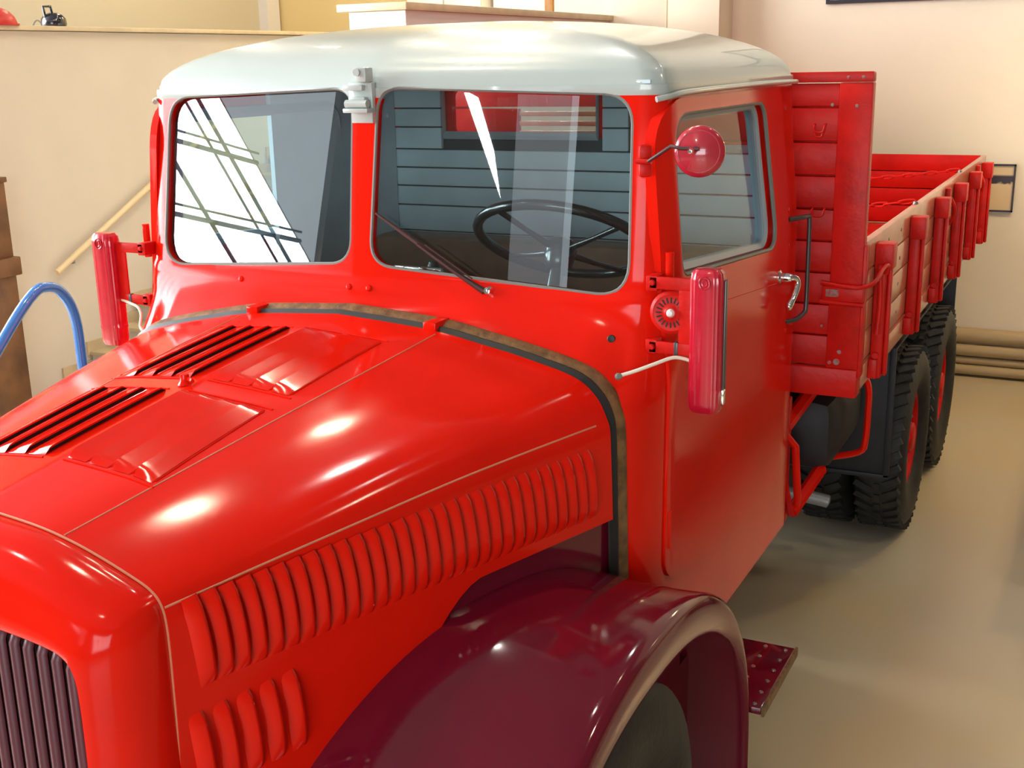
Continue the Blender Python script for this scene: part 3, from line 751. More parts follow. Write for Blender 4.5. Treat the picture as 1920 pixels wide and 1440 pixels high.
def hood_pt(side, s, t):
    """s in profile index units (0 centre .. len-1)"""
    h = hood_half(t); i = max(0, min(int(s), len(h)-2)); f = s-i
    return Vector((side*lerp(h[i][0], h[i+1][0], f), lerp(HY0, HY1, t), lerp(h[i][1], h[i+1][1], f)))
NT = 40
rings = []
for i in range(NT+1):
    t = i/NT; y = lerp(HY0, HY1, t); h = hood_half(t)
    rings.append([(-x, y, z) for x, z in h[:0:-1]]+[(x, y, z) for x, z in h])
V, F = loft(rings, closed=False)
hood = mesh('hood', V, F, 'red', T)
md = hood.modifiers.new('s', 'SOLIDIFY'); md.thickness = .015; md.offset = 1 if False else 0
dg = bpy.context.evaluated_depsgraph_get(); dg.update()
me = bpy.data.meshes.new_from_object(hood.evaluated_get(dg)); hood.modifiers.clear(); hood.data = me
shade(hood, 40)
def surf_line(name, side, s0, s1, t0, t1, r, m, n=30, lift=.0075):
    pts = []
    for i in range(n+1):
        u = i/n; p = hood_pt(side, lerp(s0, s1, u), lerp(t0, t1, u))
        q = hood_pt(side, min(lerp(s0, s1, u)+.5, 68), lerp(t0, t1, u)); q0 = hood_pt(side, max(lerp(s0, s1, u)-.5, 0), lerp(t0, t1, u))
        d = q-q0; nrm = Vector((d.z*-1, 0, d.x))*side
        if nrm.length > 1e-6: nrm.normalize()
        pts.append(p+nrm*lift)
    return tube(name, pts, r, m, hood, 6)
M['seam'] = mat('pale_seam', (.62, .22, .12), .4, coat=.5)  # lines paler than the hood along its seams
for s in (1, -1):
    surf_line('side_seam', s, 6*NS+1, 6*NS+1, .04, 1.0, .0028, 'seam')
    surf_line('top_seam', s, 1.18*NS, 1.75*NS, .02, 1.0, .0024, 'seam')

# side louvres
def side_louvre_mesh(L=.21, W=.037, H=.021):
    nu, nv = 12, 5; V = []; F = []; fm = []
    for i in range(nu+1):
        u = i/nu
        e = min(1, math.sin(PI*min(1, max(0, u)))**.45) if 0 < u < 1 else 0
        for j in range(nv+1):
            v = j/nv
            V.append((W*(v-.5), L*(u-.5), H*e*math.sin(PI/2*v)**.8))
    for i in range(nu):
        for j in range(nv):
            a = i*(nv+1)+j; F.append((a, a+1, a+nv+2, a+nv+1)); fm.append(0)
    o = len(V)
    for i in range(nu+1): V.append((W*.46, L*(i/nu-.5)*.99, -.004))
    for i in range(nu):
        F.append((i*(nv+1)+nv, o+i, o+i+1, (i+1)*(nv+1)+nv)); fm.append(1)
    m_ = bpy.data.meshes.new('louvre'); m_.from_pydata(V, [], F); m_.update()
    m_.materials.append(M['red']); m_.materials.append(M['dark'])
    for p, k_ in zip(m_.polygons, fm): p.material_index = k_; p.use_smooth = k_ == 0
    return m_
SLM = side_louvre_mesh()
def frame_at(side, z, t, lift=.006):
    h = hood_half(t)
    # find profile point on the side at height z
    best = None
    for (x0, z0), (x1, z1) in zip(h[5*NS:], h[5*NS+1:]):
        if z0 >= z >= z1: f = (z0-z)/(z0-z1+1e-9); best = lerp(x0, x1, f); sl = (x1-x0)/(z1-z0+1e-9); break
    if best is None: best = h[-1][0]; sl = 0
    p = Vector((side*best, lerp(HY0, HY1, t), z))
    dy = Vector((side*(.41/1.37), -(-1), 0))      # rearwards along the tapered side
    dy = Vector((side*.41, 1.37, 0)).normalized()
    dz = Vector((side*sl, 0, 1)).normalized()
    n = dy.cross(dz).normalized()
    if n.x*side < 0: n = -n
    return p+n*lift, dy, dz, n
def put_louvre(side, z, t, tilt=.12, sc=1.0):
    p, dy, dz, n = frame_at(side, z, t)
    up = (dz-dy*tilt).normalized(); xx = up.cross(n).normalized()
    if xx.dot(dy) < 0: xx = -xx
    nn = xx.cross(up).normalized()
    if nn.dot(n) < 0:            # keep right handed, outward
        up = -up; nn = xx.cross(up).normalized()
    o = bpy.data.objects.new('louvre', SLM); COL.objects.link(o); o.parent = hood
    o.matrix_local = Matrix(((xx.x, up.x*sc, nn.x, p.x), (xx.y, up.y*sc, nn.y, p.y), (xx.z, up.z*sc, nn.z, p.z), (0, 0, 0, 1)))
for side in (1, -1):
    for k in range(30):
        t = lerp(.955, .075, k/29)
        put_louvre(side, lerp(1.505, 1.497, k/29), t, .12)
    for k in range(5):
        put_louvre(side, 1.245, lerp(.965, .80, k/4), .12)

def s_of_x(x, t):
    h = hood_half(t)
    for i in range(len(h)-1):
        if h[i][0] <= x <= h[i+1][0]: return i+(x-h[i][0])/(h[i+1][0]-h[i][0]+1e-9)
    return 0.
# top louvres: raised vanes opening towards the centre line
def top_louvre(side, s0, s1, t0, t1, hgt=.012):
    nu, nv = 24, 4; V = []; F = []; fm = []
    for i in range(nu+1):
        u = i/nu; t = lerp(t0, t1, u); e = min(1, min(u, 1-u)*22)
        for j in range(nv+1):
            v = j/nv                       # 0 outer flush .. 1 inner raised
            p = hood_pt(side, s_of_x(lerp(s1, s0, v), t), t)
            V.append(p+Vector((0, 0, .0085+.002*e+hgt*e*v**1.1)))
    for i in range(nu):
        for j in range(nv): a = i*(nv+1)+j; F.append((a, a+1, a+nv+2, a+nv+1)); fm.append(0)
    o = len(V)
    for i in range(nu+1):                 # thickness lip then dark opening
        p = V[i*(nv+1)+nv]; e = min(1, min(i/nu, 1-i/nu)*22)
        V.append(p-Vector((0, 0, .0045*e)))
    for i in range(nu+1):
        q = hood_pt(side, s_of_x(s0+.004, lerp(t0, t1, i/nu)), lerp(t0, t1, i/nu)); V.append(q+Vector((0, 0, .0085)))
    for i in range(nu):
        a = i*(nv+1)+nv; b = (i+1)*(nv+1)+nv
        F.append((a, o+i, o+i+1, b)); fm.append(0)
        F.append((o+i, o+nu+1+i, o+nu+2+i, o+i+1)); fm.append(1)
    mm = mesh('top_louvre', V, F, ['red', 'dark'], hood, True, 45, fm)
for side in (1, -1):
    xa, xb = (.014, .278) if side > 0 else (.062, .338)
    for (t0, t1) in ((.118, .448), (.518, .822)):
        n = 4; wv = (xb-xa)/n
        for k in range(n):
            top_louvre(side, xa+wv*k, xa+wv*(k+.82), t0, t1)
            tm = [lerp(t0+.008, t1-.008, i/14) for i in range(15)]
            tube('vane_bead', [hood_pt(side, s_of_x(xa+wv*(k+.86), t), t)+Vector((0, 0, .0085)) for t in tm], .0026, 'red', hood, 6)
        for tt, dr in ((t0-.006, 0), (t1+.008, 0)):
            tube('louvre_border', [hood_pt(side, s_of_x(lerp(xa-.004, xb+.004, i/12), tt), tt)+Vector((0, 0, .008)) for i in range(13)], .003, 'red', hood, 6)
lathe('hood_catch', [(0, .03), (.012, .028), (.014, .01), (.02, 0), (0, 0)], 'red', hood, 12, Matrix.Translation((-.035, -2.365, 1.836)))
tube('hood_catch_bar', [(-.055, -2.345, 1.850), (.01, -2.385, 1.854)], .006, 'red', hood, 8)

# ---- nose / grille shell ------------------------------------------------------
fh = hood_half(1.0)
NFH = len(fh)
OPEN = []
_op = [Vector((0, 1.560)), Vector((.12, 1.558)), Vector((.25, 1.550)), Vector((.345, 1.538)), Vector((.382, 1.522)), Vector((.398, 1.495)), Vector((.404, 1.45)), Vector((.405, 1.35)), Vector((.402, 1.15)), Vector((.398, .95)), Vector((.39, .70))]
_op = crom([(p.x, 0, p.y) for p in _op], NS)
def nose_ring(y, k, grow, zbot=.70):
    """k 0 = hood front profile, 1 = grille opening"""
    out = []
    for i, (x, z) in enumerate(fh):
        if z < 1.5: z = lerp(1.5, zbot, (1.5-z)/(1.5-fh[-1][1]))
        o_ = _op[i]
        nx, nz = lerp(x, o_.x, k), lerp(z, o_.z, k)
        out.append((nx*(1+grow/.5), nz+grow*(1 if z > 1.5 else 0)))
    return [(-x, y, z) for x, z in out[:0:-1]]+[(x, y, z) for x, z in out]
rings = [nose_ring(-3.062, .0, -.006), nose_ring(-3.072, .0, .002), nose_ring(-3.11, .02, .003), nose_ring(-3.15, .10, .004), nose_ring(-3.18, .24, .004), nose_ring(-3.203, .45, .002), nose_ring(-3.216, .66, 0),
         nose_ring(-3.223, .84, 0), nose_ring(-3.224, .94, 0), nose_ring(-3.218, .985, 0), nose_ring(-3.20, 1.0, 0), nose_ring(-3.12, 1.02, 0)]
V, F = loft(rings, closed=False)
nose = mesh('grille_shell', V, F, 'red', T, True, 50)
tube('shell_seam', [Vector(p)+Vector((0, -.004, .002)) for p in nose_ring(-3.068, 0, .002, .95)], .003, 'seam', nose, 6)
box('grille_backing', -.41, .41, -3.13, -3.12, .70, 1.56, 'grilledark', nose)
for k in range(-10, 11):
    x = k*.0395
    zt = 1.535-.045*(abs(x)/.40)**4
    tube('grille_slat', [(x, -3.185, .70), (x, -3.185, zt-.02), (x, -3.175, zt), (x, -3.15, zt+.008)], .0135, 'grille', nose, 8, ry=.010)
box('grille_top_bar', -.385, .385, -3.165, -3.13, 1.535, 1.57, 'grille', nose, .006)

# ---- inner wing panels and fenders -----------------------------------------------
for s in (1, -1):
    V = []; F = []
    for x_off in (0, -.02):
        for (y, zt_) in ((-1.64, 1.36), (-2.3, 1.36), (-2.3, .85), (-1.64, .85)):
            xw = lerp(.925, .51, (-1.70-y)/1.37)-.022
            V.append((s*(xw+x_off), y, zt_))
    F = [(0, 1, 2, 3), (7, 6, 5, 4), (0, 4, 5, 1), (1, 5, 6, 2), (2, 6, 7, 3), (3, 7, 4, 0)]
    ip = mesh('inner_wing', V, F, 'maroon', T)
    for z in (1.29, 1.12): lathe('rivet', [(0, .006), (.007, .004), (.009, 0), (0, 0)], 'maroon', ip, 10, axis_mtx((s*(.925-.05), -1.685, z), (s, -.3, 0)))

def sup(a, b, th, e=2.3):
    c_, s_ = math.cos(th), math.sin(th)
    return (math.copysign(abs(c_)**(2/e), c_)*a, abs(s_)**(2/e)*b)
FC = (-2.05, .35)
def fender(s):
    # stations across: (x, a front, a rear, b, exponent rear)
    st_ = [(.50, .985, .76, .955, 2.0), (.60, .985, .76, .957, 2.0), (.70, .982, .77, .955, 2.0), (.80, .975, .79, .945, 2.0), (.90, .966, .815, .93, 2.0), (1.0, .956, .85, .907, 2.05), (1.10, .946, .89, .882, 2.15), (1.16, .940, .918, .867, 2.25), (1.18, .936, .925, .860, 2.3), (1.194, .930, .925, .851, 2.3), (1.202, .922, .92, .838, 2.3), (1.205, .912, .912, .82, 2.3), (1.204, .905, .908, .790, 2.3), (1.200, .897, .904, .745, 2.3), (1.196, .895, .902, .728, 2.3), (1.190, .894, .90, .722, 2.3), (1.180, .895, .90, .73, 2.3), (1.178, .905, .905, .80, 2.3), (1.16, .915, .905, .835, 2.3), (1.0, .935, .83, .885, 2.05), (.6, .965, .745, .937, 2.0)]
    NTH = 64; rings = []
    for x, af, ar, b, er in st_:
        rg = []
        for i in range(NTH+1):
            th = PI*(i/NTH)
            yy, zz = sup(ar, b, th, er) if th < PI/2 else sup(af, b, th, 2.3)
            rg.append((s*x, FC[0]+yy, FC[1]+zz))
        rg = [(s*x, FC[0]+ar, .12)]+rg+[(s*x, FC[0]-af, .12)]
        rings.append(rg)
    V, F = loft(rings, closed=False)
    f = mesh('fender', V, F, 'maroon', T, True, 60)
    lathe('fender_bolt', [(0, .01), (.008, .008), (.01, 0), (0, 0)], 'maroon', f, 10, axis_mtx((s*1.2, FC[0]+.90, .28), (s, .6, 0)))
    return f
fenL = fender(1); fenR = fender(-1)
# inner wheel box so that the arch reads dark
for s in (1, -1):
    box('rear_liner', s*.52, s*1.02, -1.69, -1.665, .50, 1.10, 'maroon', fenL if s > 0 else fenR)
    for y0_, y1_, z1_ in ((-1.69, -1.45, .985), (-1.45, -1.37, .88), (-1.37, -1.28, .75)): box('side_liner', s*.985, s*1.03, y0_, y1_, .45, z1_, 'maroon', fenL if s > 0 else fenR)
    box('wheel_box', s*.52, s*.60, -2.75, -1.30, .55, 1.15, 'maroon', fenL if s > 0 else fenR, .0)
    # running board
    rb = box('running_board', s*.80, s*1.235, -1.105, -.625, .475, .50, 'maroon', T, .004)
    box('edge_strip', s*1.236, s*1.246, -1.105, -.622, .470, .504, 'leather', rb)
    for i in range(6):
        lathe('rivet', [(0, .005), (.006, .004), (.009, 0), (0, 0)], 'steel', rb, 10, Matrix.Translation((s*1.205, -1.08+i*.085, .50)))
        lathe('rivet', [(0, .005), (.006, .004), (.009, 0), (0, 0)], 'chip', rb, 10, Matrix.Translation((s*1.13, -1.08+i*.085, .50)))
        if i < 5: lathe('rivet', [(0, .005), (.006, .004), (.009, 0), (0, 0)], 'chip', rb, 10, Matrix.Translation((s*1.05, -1.06+i*.085, .50)))
    box('support_arm', s*.7, s*1.2, -.95, -.90, .43, .475, 'chassis', rb)

# ---- wheels ----------------------------------------------------------------------
def tyre_mesh(R=.53, W=.27, lugs=True):
    bm = bmesh.new()
    hw = W/2
    prof = [(.27, -hw*.62), (.30, -hw*.80), (.36, -hw*.97), (.42, -hw), (.47, -hw*.95), (R-.025, -hw*.80), (R-.012, -hw*.55), (R-.008, 0), (R-.012, hw*.55), (R-.025, hw*.80), (.47, hw*.95), (.42, hw), (.36, hw*.97), (.30, hw*.80), (.27, hw*.62)]
    if not lugs:
        prof = prof[:5]+[(R-.02, -hw*.82), (R-.006, -hw*.70), (R-.004, -hw*.45), (R-.016, -hw*.42), (R-.016, -hw*.36), (R, -hw*.33), (R, -hw*.05), (R-.013, -hw*.03), (R-.013, hw*.03), (R, hw*.05), (R, hw*.33), (R-.016, hw*.36), (R-.016, hw*.42), (R-.004, hw*.45), (R-.006, hw*.70), (R-.02, hw*.82)]+prof[10:]
    bm_lathe(bm, prof, 56)
    n = 44 if lugs else 0
    for k in range(n):
        a = 2*PI*k/n
        for sd in (-1, 1):
            mt = Matrix.Rotation(a+(PI/n if sd > 0 else 0), 4, 'Z') @ Matrix.Translation((R-.011, 0, sd*hw*.56)) @ Matrix.Rotation(sd*.5, 4, 'X')
            bm_box(bm, -.016, .011, -.019, .019, -hw*.34, hw*.34, 0, mtx=mt)
        bm_box(bm, -.012, .010, -.022, .022, -hw*.12, hw*.12, 0, mtx=Matrix.Rotation(a, 4, 'Z') @ Matrix.Translation((R-.01, 0, 0)))
    me_ = bpy.data.meshes.new('tyre'); bmesh.ops.recalc_face_normals(bm, faces=bm.faces); bm.to_mesh(me_); bm.free()
    me_.materials.append(M['tyre'])
    for p in me_.polygons: p.use_smooth = True
    me_.set_sharp_from_angle(angle=math.radians(35))
    return me_
TY = tyre_mesh(); TYF = tyre_mesh(lugs=False)
def wheel(x, y, s, dual=False, rimm='maroon'):
    mt = Matrix.Translation((s*x, y, .53)) @ Matrix.Rotation(s*PI/2, 4, 'Y')
    w_ = link('wheel', bpy.data.meshes.new_from_object(lathe_tmp(rimm)), None, T)
    w_.matrix_local = mt
    o = bpy.data.objects.new('tyre', TY if dual else TYF); COL.objects.link(o); o.parent = w_
    for k in range(8):
        a = 2*PI*k/8
        ln = link('lug_nut', NUT, None, w_); ln.matrix_local = Matrix.Translation((.14*math.cos(a), .14*math.sin(a), .062))
    if dual:
        o2 = bpy.data.objects.new('tyre', TY); COL.objects.link(o2); o2.parent = w_; o2.location = (0, 0, -.31)
    return w_
_tmp = {}
def lathe_tmp(m):
    if m not in _tmp:
        _tmp[m] = lathe('rim_template', [(0, .11), (.07, .11), (.085, .10), (.09, .06), (.18, .055), (.22, .02), (.25, .03), (.255, .085), (.28, .09), (.285, .08), (.272, .07), (.268, -.09), (.28, -.10), (0, -.10)], m, None, 36)
    return _tmp[m]
_n = lathe('nut_template', [(0, .022), (.012, .022), (.013, 0), (0, 0)], 'steel', None, 6); NUT = _n.data
for s in (1, -1):
    wheel(1.055, -2.16, s)
    wheel(1.14, 2.1, s, True, 'redflat'); wheel(1.14, 3.32, s, True, 'redflat')
kill(_n, *_tmp.values())

# ---- chassis under the bed -----------------------------------------------------------
ch = box('chassis_tube', -.16, .16, -3.0, 4.6, .50, .80, 'chassis', T, .05)
for s in (1, -1):
    box('frame_rail', s*.42, s*.50, -1.2, 5.2, .95, 1.13, 'chassis', ch)
for y in (.9, 1.9, 2.7, 3.6, 4.6): box('cross_bearer', -1.15, 1.15, y-.05, y+.05, 1.11, 1.21, 'chassis', ch)
for y in (-2.16, 2.1, 3.32): tube('axle', [(-1.0, y, .53), (1.0, y, .53)], .07, 'chassis', ch, 12)
box('engine_block', -.38, .38, -2.9, -1.75, .75, 1.4, 'chassis', ch)
for s in (1, -1):
    # mudguard panel in front of the twin tyres
    mg = box('mudguard', s*.62, s*1.215, 1.44, 1.455, .50, 1.20, 'chassis', T, .004)
    box('border', s*.62, s*1.225, 1.425, 1.45, .49, .515, 'chassis', mg, .003)
    box('border', s*1.195, s*1.225, 1.425, 1.45, .50, 1.20, 'chassis', mg, .003)
    box('top_sheet', s*.62, s*1.215, 1.455, 3.9, 1.175, 1.19, 'chassis', mg)
for s in (1, -1):
    mr_ = box('rear_mudflap', s*.62, s*1.22, 3.93, 3.945, .45, 1.20, 'chassis', T, .004)
    box('flap_strip', s*.62, s*1.22, 3.92, 3.93, 1.15, 1.20, 'chassis', mr_)
box('added_shade_box', -1.1, -.55, -.55, 1.2, .36, 1.12, 'chassis', T, .02)  # unseen box added to keep side light from under the truck
box('under_pan', -.95, .95, -1.5, .12, .70, .72, 'chassis', T)  # unseen pan added under the cab to darken the floor below
# tank with red straps on the left
tk = box('fuel_tank', .45, 1.10, .55, 1.28, .78, 1.14, 'chassis', T, .09)
def strap(y):
    pts = crom([(.95, y, 1.19), (1.14, y, 1.175), (1.185, y, 1.13), (1.19, y, 1.0), (1.185, y, .86), (1.16, y, .80), (1.02, y, .755)], 4)
    return tube('tank_strap', pts, .030, 'red', tk, 8, ref=(0, 1, 0), ry=.016)
strap(.90)
sb = box('support_frame', .90, .955, .30, .36, .62, 1.20, 'redflat', T, .006)
tube('brace', [(.93, .33, 1.06), (1.0, .70, 1.20)], .032, 'red', sb, 6)
tube('brace', [(.93, .30, 1.05), (.985, .32, .98), (1.0, .34, .74), (.985, .38, .66)], .018, 'red', sb, 8)
tube('brace', [(.975, .34, .66), (1.04, .62, .79)], .030, 'red', sb, 6)
tube('brace', [(.985, .30, .66), (.93, .33, .86)], .014, 'redflat', sb, 6)
tube('exhaust_pipe', crom([(.30, 1.0, .46), (.62, 1.27, .41), (.74, 1.32, .385), (.90, 1.37, .35), (.94, 1.38, .34)], 6), [.036]*22+[.03, .018, .008], 'pipegrey', T, 14)

# ---- load bed ---------------------------------------------------------------------------
BX = 1.22; HB = .40; BE = 5.30
bed = box('bed_frame', -BX, BX, HB-.02, HB+.08, 1.21, 1.335, 'redwood', T, .004)
for s in (1, -1): box('side_rail', s*(BX-.07), s*BX, HB+.08, BE, 1.225, 1.325, 'sidewood', bed, .004)
box('rear_rail', -BX, BX, BE-.06, BE+.02, 1.225, 1.325, 'redwood', bed, .004)
nb = 12
for k in range(nb):
    x0 = -BX+.07+(2*BX-.14)*k/nb; x1 = -BX+.07+(2*BX-.14)*(k+1)/nb
    box('floor_plank', x0+.002, x1-.002, HB+.08, BE-.06, 1.295, 1.325, 'redwood', bed, .003)
# headboard
hbp = box('headboard', -BX, BX, HB, HB+.05, 2.545, 2.585, 'redflat', T, .006)
for s in (1, -1): box('post', s*1.085, s*BX, HB-.012, HB+.05, 1.335, 2.543, 'redflat', hbp, .005)
box('top_batten', -BX, BX, HB-.014, HB-.0, 2.545, 2.587, 'redflat', hbp, .003)
zj = [1.336, 1.475, 1.612, 1.75, 1.886, 2.022, 2.162, 2.302, 2.445, 2.543]
for k, (a, b) in enumerate(zip(zj, zj[1:])):
    g0, g1 = a+.004, b-.004
    spans = [(-1.083, 1.083)]
    if k == 7: spans = [(-1.083, -.40), (.1, 1.083)]
    for x0, x1 in spans:
        box('board', x0, x1, HB+.008, HB+.036, g0, g1, 'redwood', hbp, .004)
for z in (2.318, 2.362, 2.406): box('guard_slat', -.40, .1, HB+.01, HB+.03, z, z+.022, 'sidewood', hbp, .003)
box('backing', -1.2, -.62, HB+.037, HB+.042, 1.34, 2.54, 'redwood', hbp)
box('backing', .1, 1.2, HB+.037, HB+.042, 1.34, 2.54, 'redwood', hbp)
box('backing', -.62, .1, HB+.037, HB+.042, 1.34, 2.30, 'redwood', hbp)
box('batten', .95, .99, HB+.036, HB+.06, 1.34, 2.54, 'redwood', hbp)
# little staples and eyes on the headboard
def eye(x, z, w=.045, h=.03):
    tube('eye_staple', crom([(x-w/2, HB+.006, z+h/2), (x-w/2, HB-.014, z+h*.3), (x-w/3, HB-.016, z-h/2), (x+w/3, HB-.016, z-h/2), (x+w/2, HB-.014, z+h*.3), (x+w/2, HB+.006, z+h/2)], 4), .005, 'redflat', hbp, 6)
eye(1.01, 2.36); eye(1.01, 2.335, .03, .02)
eye(1.02, 2.01, .05, .03)
for x, z in ((1.16, 2.45), (1.06, 2.455), (1.12, 2.565), (1.18, 2.565)):
    lathe('bolt', [(0, .004), (.006, .003), (.008, 0), (0, 0)], 'chip', hbp, 8, axis_mtx((x, HB-.013, z), (0, -1, 0)))
for x, z, r in ((1.13, 1.365, .014), (1.14, 1.41, .009), (1.10, 1.36, .008), (1.06, 1.52, .006)):
    lathe('paint_chip', [(0, .0022), (r, .002), (r*1.1, 0), (0, 0)], 'chip', hbp, 8, axis_mtx((x, HB-.011, z), (0, -1, 0)))

# drop sides
STK = [.70, 1.66, 2.55, 3.40, 4.22, 5.02]
def dropside(s):
    d = box('drop_side', s*(BX-.035), s*BX, HB+.06, BE-.01, 1.34, 1.345, 'sidewood', T)
    zz = [1.345, 1.48, 1.615, 1.75, 1.885]
    for a, b in zip(zz, zz[1:]): box('plank', s*(BX-.035), s*BX, HB+.065, BE-.01, a+.003, b-.003, 'sidewood', d, .004)
    box('corner_post', s*(BX-.065), s*(BX+.012), HB+.0, HB+.062, 1.30, 1.875, 'redflat', d, .004)
    for i, y in enumerate(STK):
        h = .0
        st = box('stake', s*(BX+.002), s*(BX+.055), y-.045, y+.045, 1.235, 1.80, 'redflat', d, .012)
        box('stake_rib', s*(BX+.055), s*(BX+.075), y-.018, y+.018, 1.245, 1.74, 'redflat', d, .008)
        box('stake_head', s*(BX+.002), s*(BX+.08), y-.05, y+.055, 1.735, 1.85, 'redflat', d, .006)
        tube('hinge_pin', [(s*(BX+.03), y-.06, 1.345), (s*(BX+.03), y+.075, 1.345)], .015, 'redflat', d, 8)
        box('hinge_leaf', s*(BX+.002), s*(BX+.04), y-.07, y+.075, 1.24, 1.33, 'redflat', d, .006)
    for y in (2.98, 4.62):
        box('latch_plate', s*(BX+.001), s*(BX+.03), y-.028, y+.028, 1.60, 1.86, 'redflat', d, .005)
        tube('latch_hook', crom([(s*(BX+.03), y, 1.80), (s*(BX+.055), y+.01, 1.74), (s*(BX+.045), y+.03, 1.67), (s*(BX+.02), y+.03, 1.63)], 4), .011, 'redflat', d, 8)
    # bolts
    for y in (1.0, 1.35): 
        for z in (1.41, 1.55, 1.68, 1.82): lathe('bolt', [(0, .004), (.008, .003), (.010, 0), (0, 0)], 'chip', d, 8, axis_mtx((s*BX, y, z), (s, 0, 0)))
    return d
dsL = dropside(1); dsR = dropside(-1)
# front corner latch bar
lt = box('corner_latch', 1.06, 1.232, HB-.034, HB-.012, 1.635, 1.70, 'redflat', hbp, .005)
box('latch_wear', 1.075, 1.13, HB-.037, HB-.034, 1.655, 1.688, 'chip', hbp, .002)
tube('latch_rod', [(1.05, HB-.03, 1.63), (1.235, HB-.03, 1.625)], .010, 'redflat', hbp, 8)
tube('latch_rod', crom([(1.05, HB-.02, 1.71), (1.20, HB-.035, 1.70), (1.262, HB+.02, 1.715), (1.275, HB+.16, 1.755), (1.285, HB+.22, 1.76), (1.275, HB+.24, 1.72)], 4), .010, 'redflat', hbp, 8)
tube('latch_rod', crom([(1.25, HB+.23, 1.76), (1.26, HB+.23, 1.6), (1.255, HB+.22, 1.45)], 4), .014, 'redflat', hbp, 8)
# tailgate
tg = box('tailgate', -BX+.04, BX-.04, BE-.04, BE, 1.34, 1.345, 'redwood', T)
zz = [1.345, 1.48, 1.615, 1.75, 1.885]
for a, b in zip(zz, zz[1:]): box('plank', -BX+.04, BX-.04, BE-.04, BE-.005, a+.003, b-.003, 'redwood', tg, .004)
box('backing', -BX+.04, BX-.04, BE-.004, BE, 1.345, 1.88, 'grilledark', tg)
# chains across the bed
def chain(y, x0, x1, sag, z):
    n = 34; bm = bmesh.new()
    for k in range(n):
        u0, u1 = k/n, (k+1.35)/n
        p = lambda u: Vector((lerp(x0, x1, u), y+.03*math.sin(5*u), z-sag*4*u*(1-u)))
        a_, b_ = p(u0), p(min(1, u1)); d_ = (b_-a_); mid = (a_+b_)/2; L = d_.length/2
        dd = d_.normalized(); up = Vector((0, 1, 0)) if k % 2 else Vector((0, 0, 1)); up = (up-dd*up.dot(dd)).normalized()
        pts = [mid+dd*L*math.cos(2*PI*i/10)+up*.011*math.sin(2*PI*i/10) for i in range(10)]
        bm_tube(bm, pts, .0045, 5, closed=True)
    return from_bm('bed_chain', bm, 'redflat', T, True, 60)
chain(1.90, 1.2, -1.2, .10, 1.90); chain(3.8, 1.2, -1.2, .10, 1.90)
for y in (1.90, 3.8):
    lathe('chain_bolt', [(0, .015), (.012, .012), (.016, 0), (0, 0)], 'steel', dsL, 10, Matrix.Translation((1.2, y, 1.884)))

# ---- turn signals, horn, mirror, handles, cable ---------------------------------------------
def signal(s):
    # fluted rounded bar
    cx, cy = s*1.142, -1.515
    hw, hd = .049, .036
    sec = []
    n = 72
    for i in range(n):
        a = 2*PI*i/n
        c_, s_ = math.cos(a), math.sin(a)
        x = math.copysign(abs(c_)**.55, c_)*hw; y = math.copysign(abs(s_)**.7, s_)*hd
        rip = 1-.035*(.5+.5*math.cos(a*18)) if s_ < .2 else 1
        sec.append((x*rip, y*rip))
    rings = []
    zr = [(2.083, .3), (2.080, .75), (2.070, .93), (2.05, 1), (2.03, 1.0), (1.9, 1.0), (1.75, 1.0), (1.738, 1.0), (1.735, 1.035), (1.729, 1.035), (1.726, 1.0), (1.69, 1.0), (1.675, .95), (1.664, .8), (1.66, .3)]
    for z, k in zr:
        # slight lean as in the photograph
        rings.append([(cx+x*k, cy+y*(k if k < 1 else 1), z) for x, y in sec])
    V, F = loft(rings); nn = len(sec)
    F.append(tuple(range(nn))); F.append(tuple(range(len(V)-1, len(V)-nn-1, -1)))
    o = mesh('turn_signal', V, F, 'crimson', T, True, 30)
    box('side_trim', cx+s*.047, cx+s*.053, cy-.004, cy+.018, 1.70, 2.05, 'darksteel', o, .002)
    box('trim_clip', cx+s*.045, cx+s*.056, cy-.012, cy+.010, 1.69, 1.735, 'chrome', o, .003)
    tube('moulded_ring', [(cx+.016*math.cos(a), cy-hd-.0005, 2.045+.018*math.sin(a)) for a in [2*PI*i/20 for i in range(20)]], .002, 'crimson', o, 5, closed=True)
    tube('moulded_ring', [(cx+.008*math.cos(a), cy-hd-.0005, 2.045+.01*math.sin(a)) for a in [2*PI*i/16 for i in range(16)]], .002, 'crimson', o, 5, closed=True)
    # bracket
    xi, xo = s*.955, s*1.10
    box('bracket_plate', s*1.055, s*1.10, cy+.002, cy+.010, 1.825, 2.045, 'redflat', o, .002)
    for z in (2.03, 1.84):
        box('bracket_arm', s*.965, s*1.10, cy+.000, cy+.012, z-.018, z+.018, 'redflat', o, .003)
        lathe('bolt', [(0, .008), (.007, .007), (.010, 0), (0, 0)], 'redflat', o, 8, axis_mtx((s*.975, cy, z), (0, -1, 0)))
    box('bracket_foot', s*.955, s*.99, cy+.0, cy+.06, 2.005, 2.05, 'redflat', o, .003)
    box('bracket_foot', s*.955, s*.99, cy+.0, cy+.05, 1.82, 1.862, 'redflat', o, .003)
    box('tape_band', s*1.043, s*1.055, cy-.002, cy+.014, 1.82, 1.86, 'darksteel', o, .002)
    return o
sgL = signal(1); sgR = signal(-1)
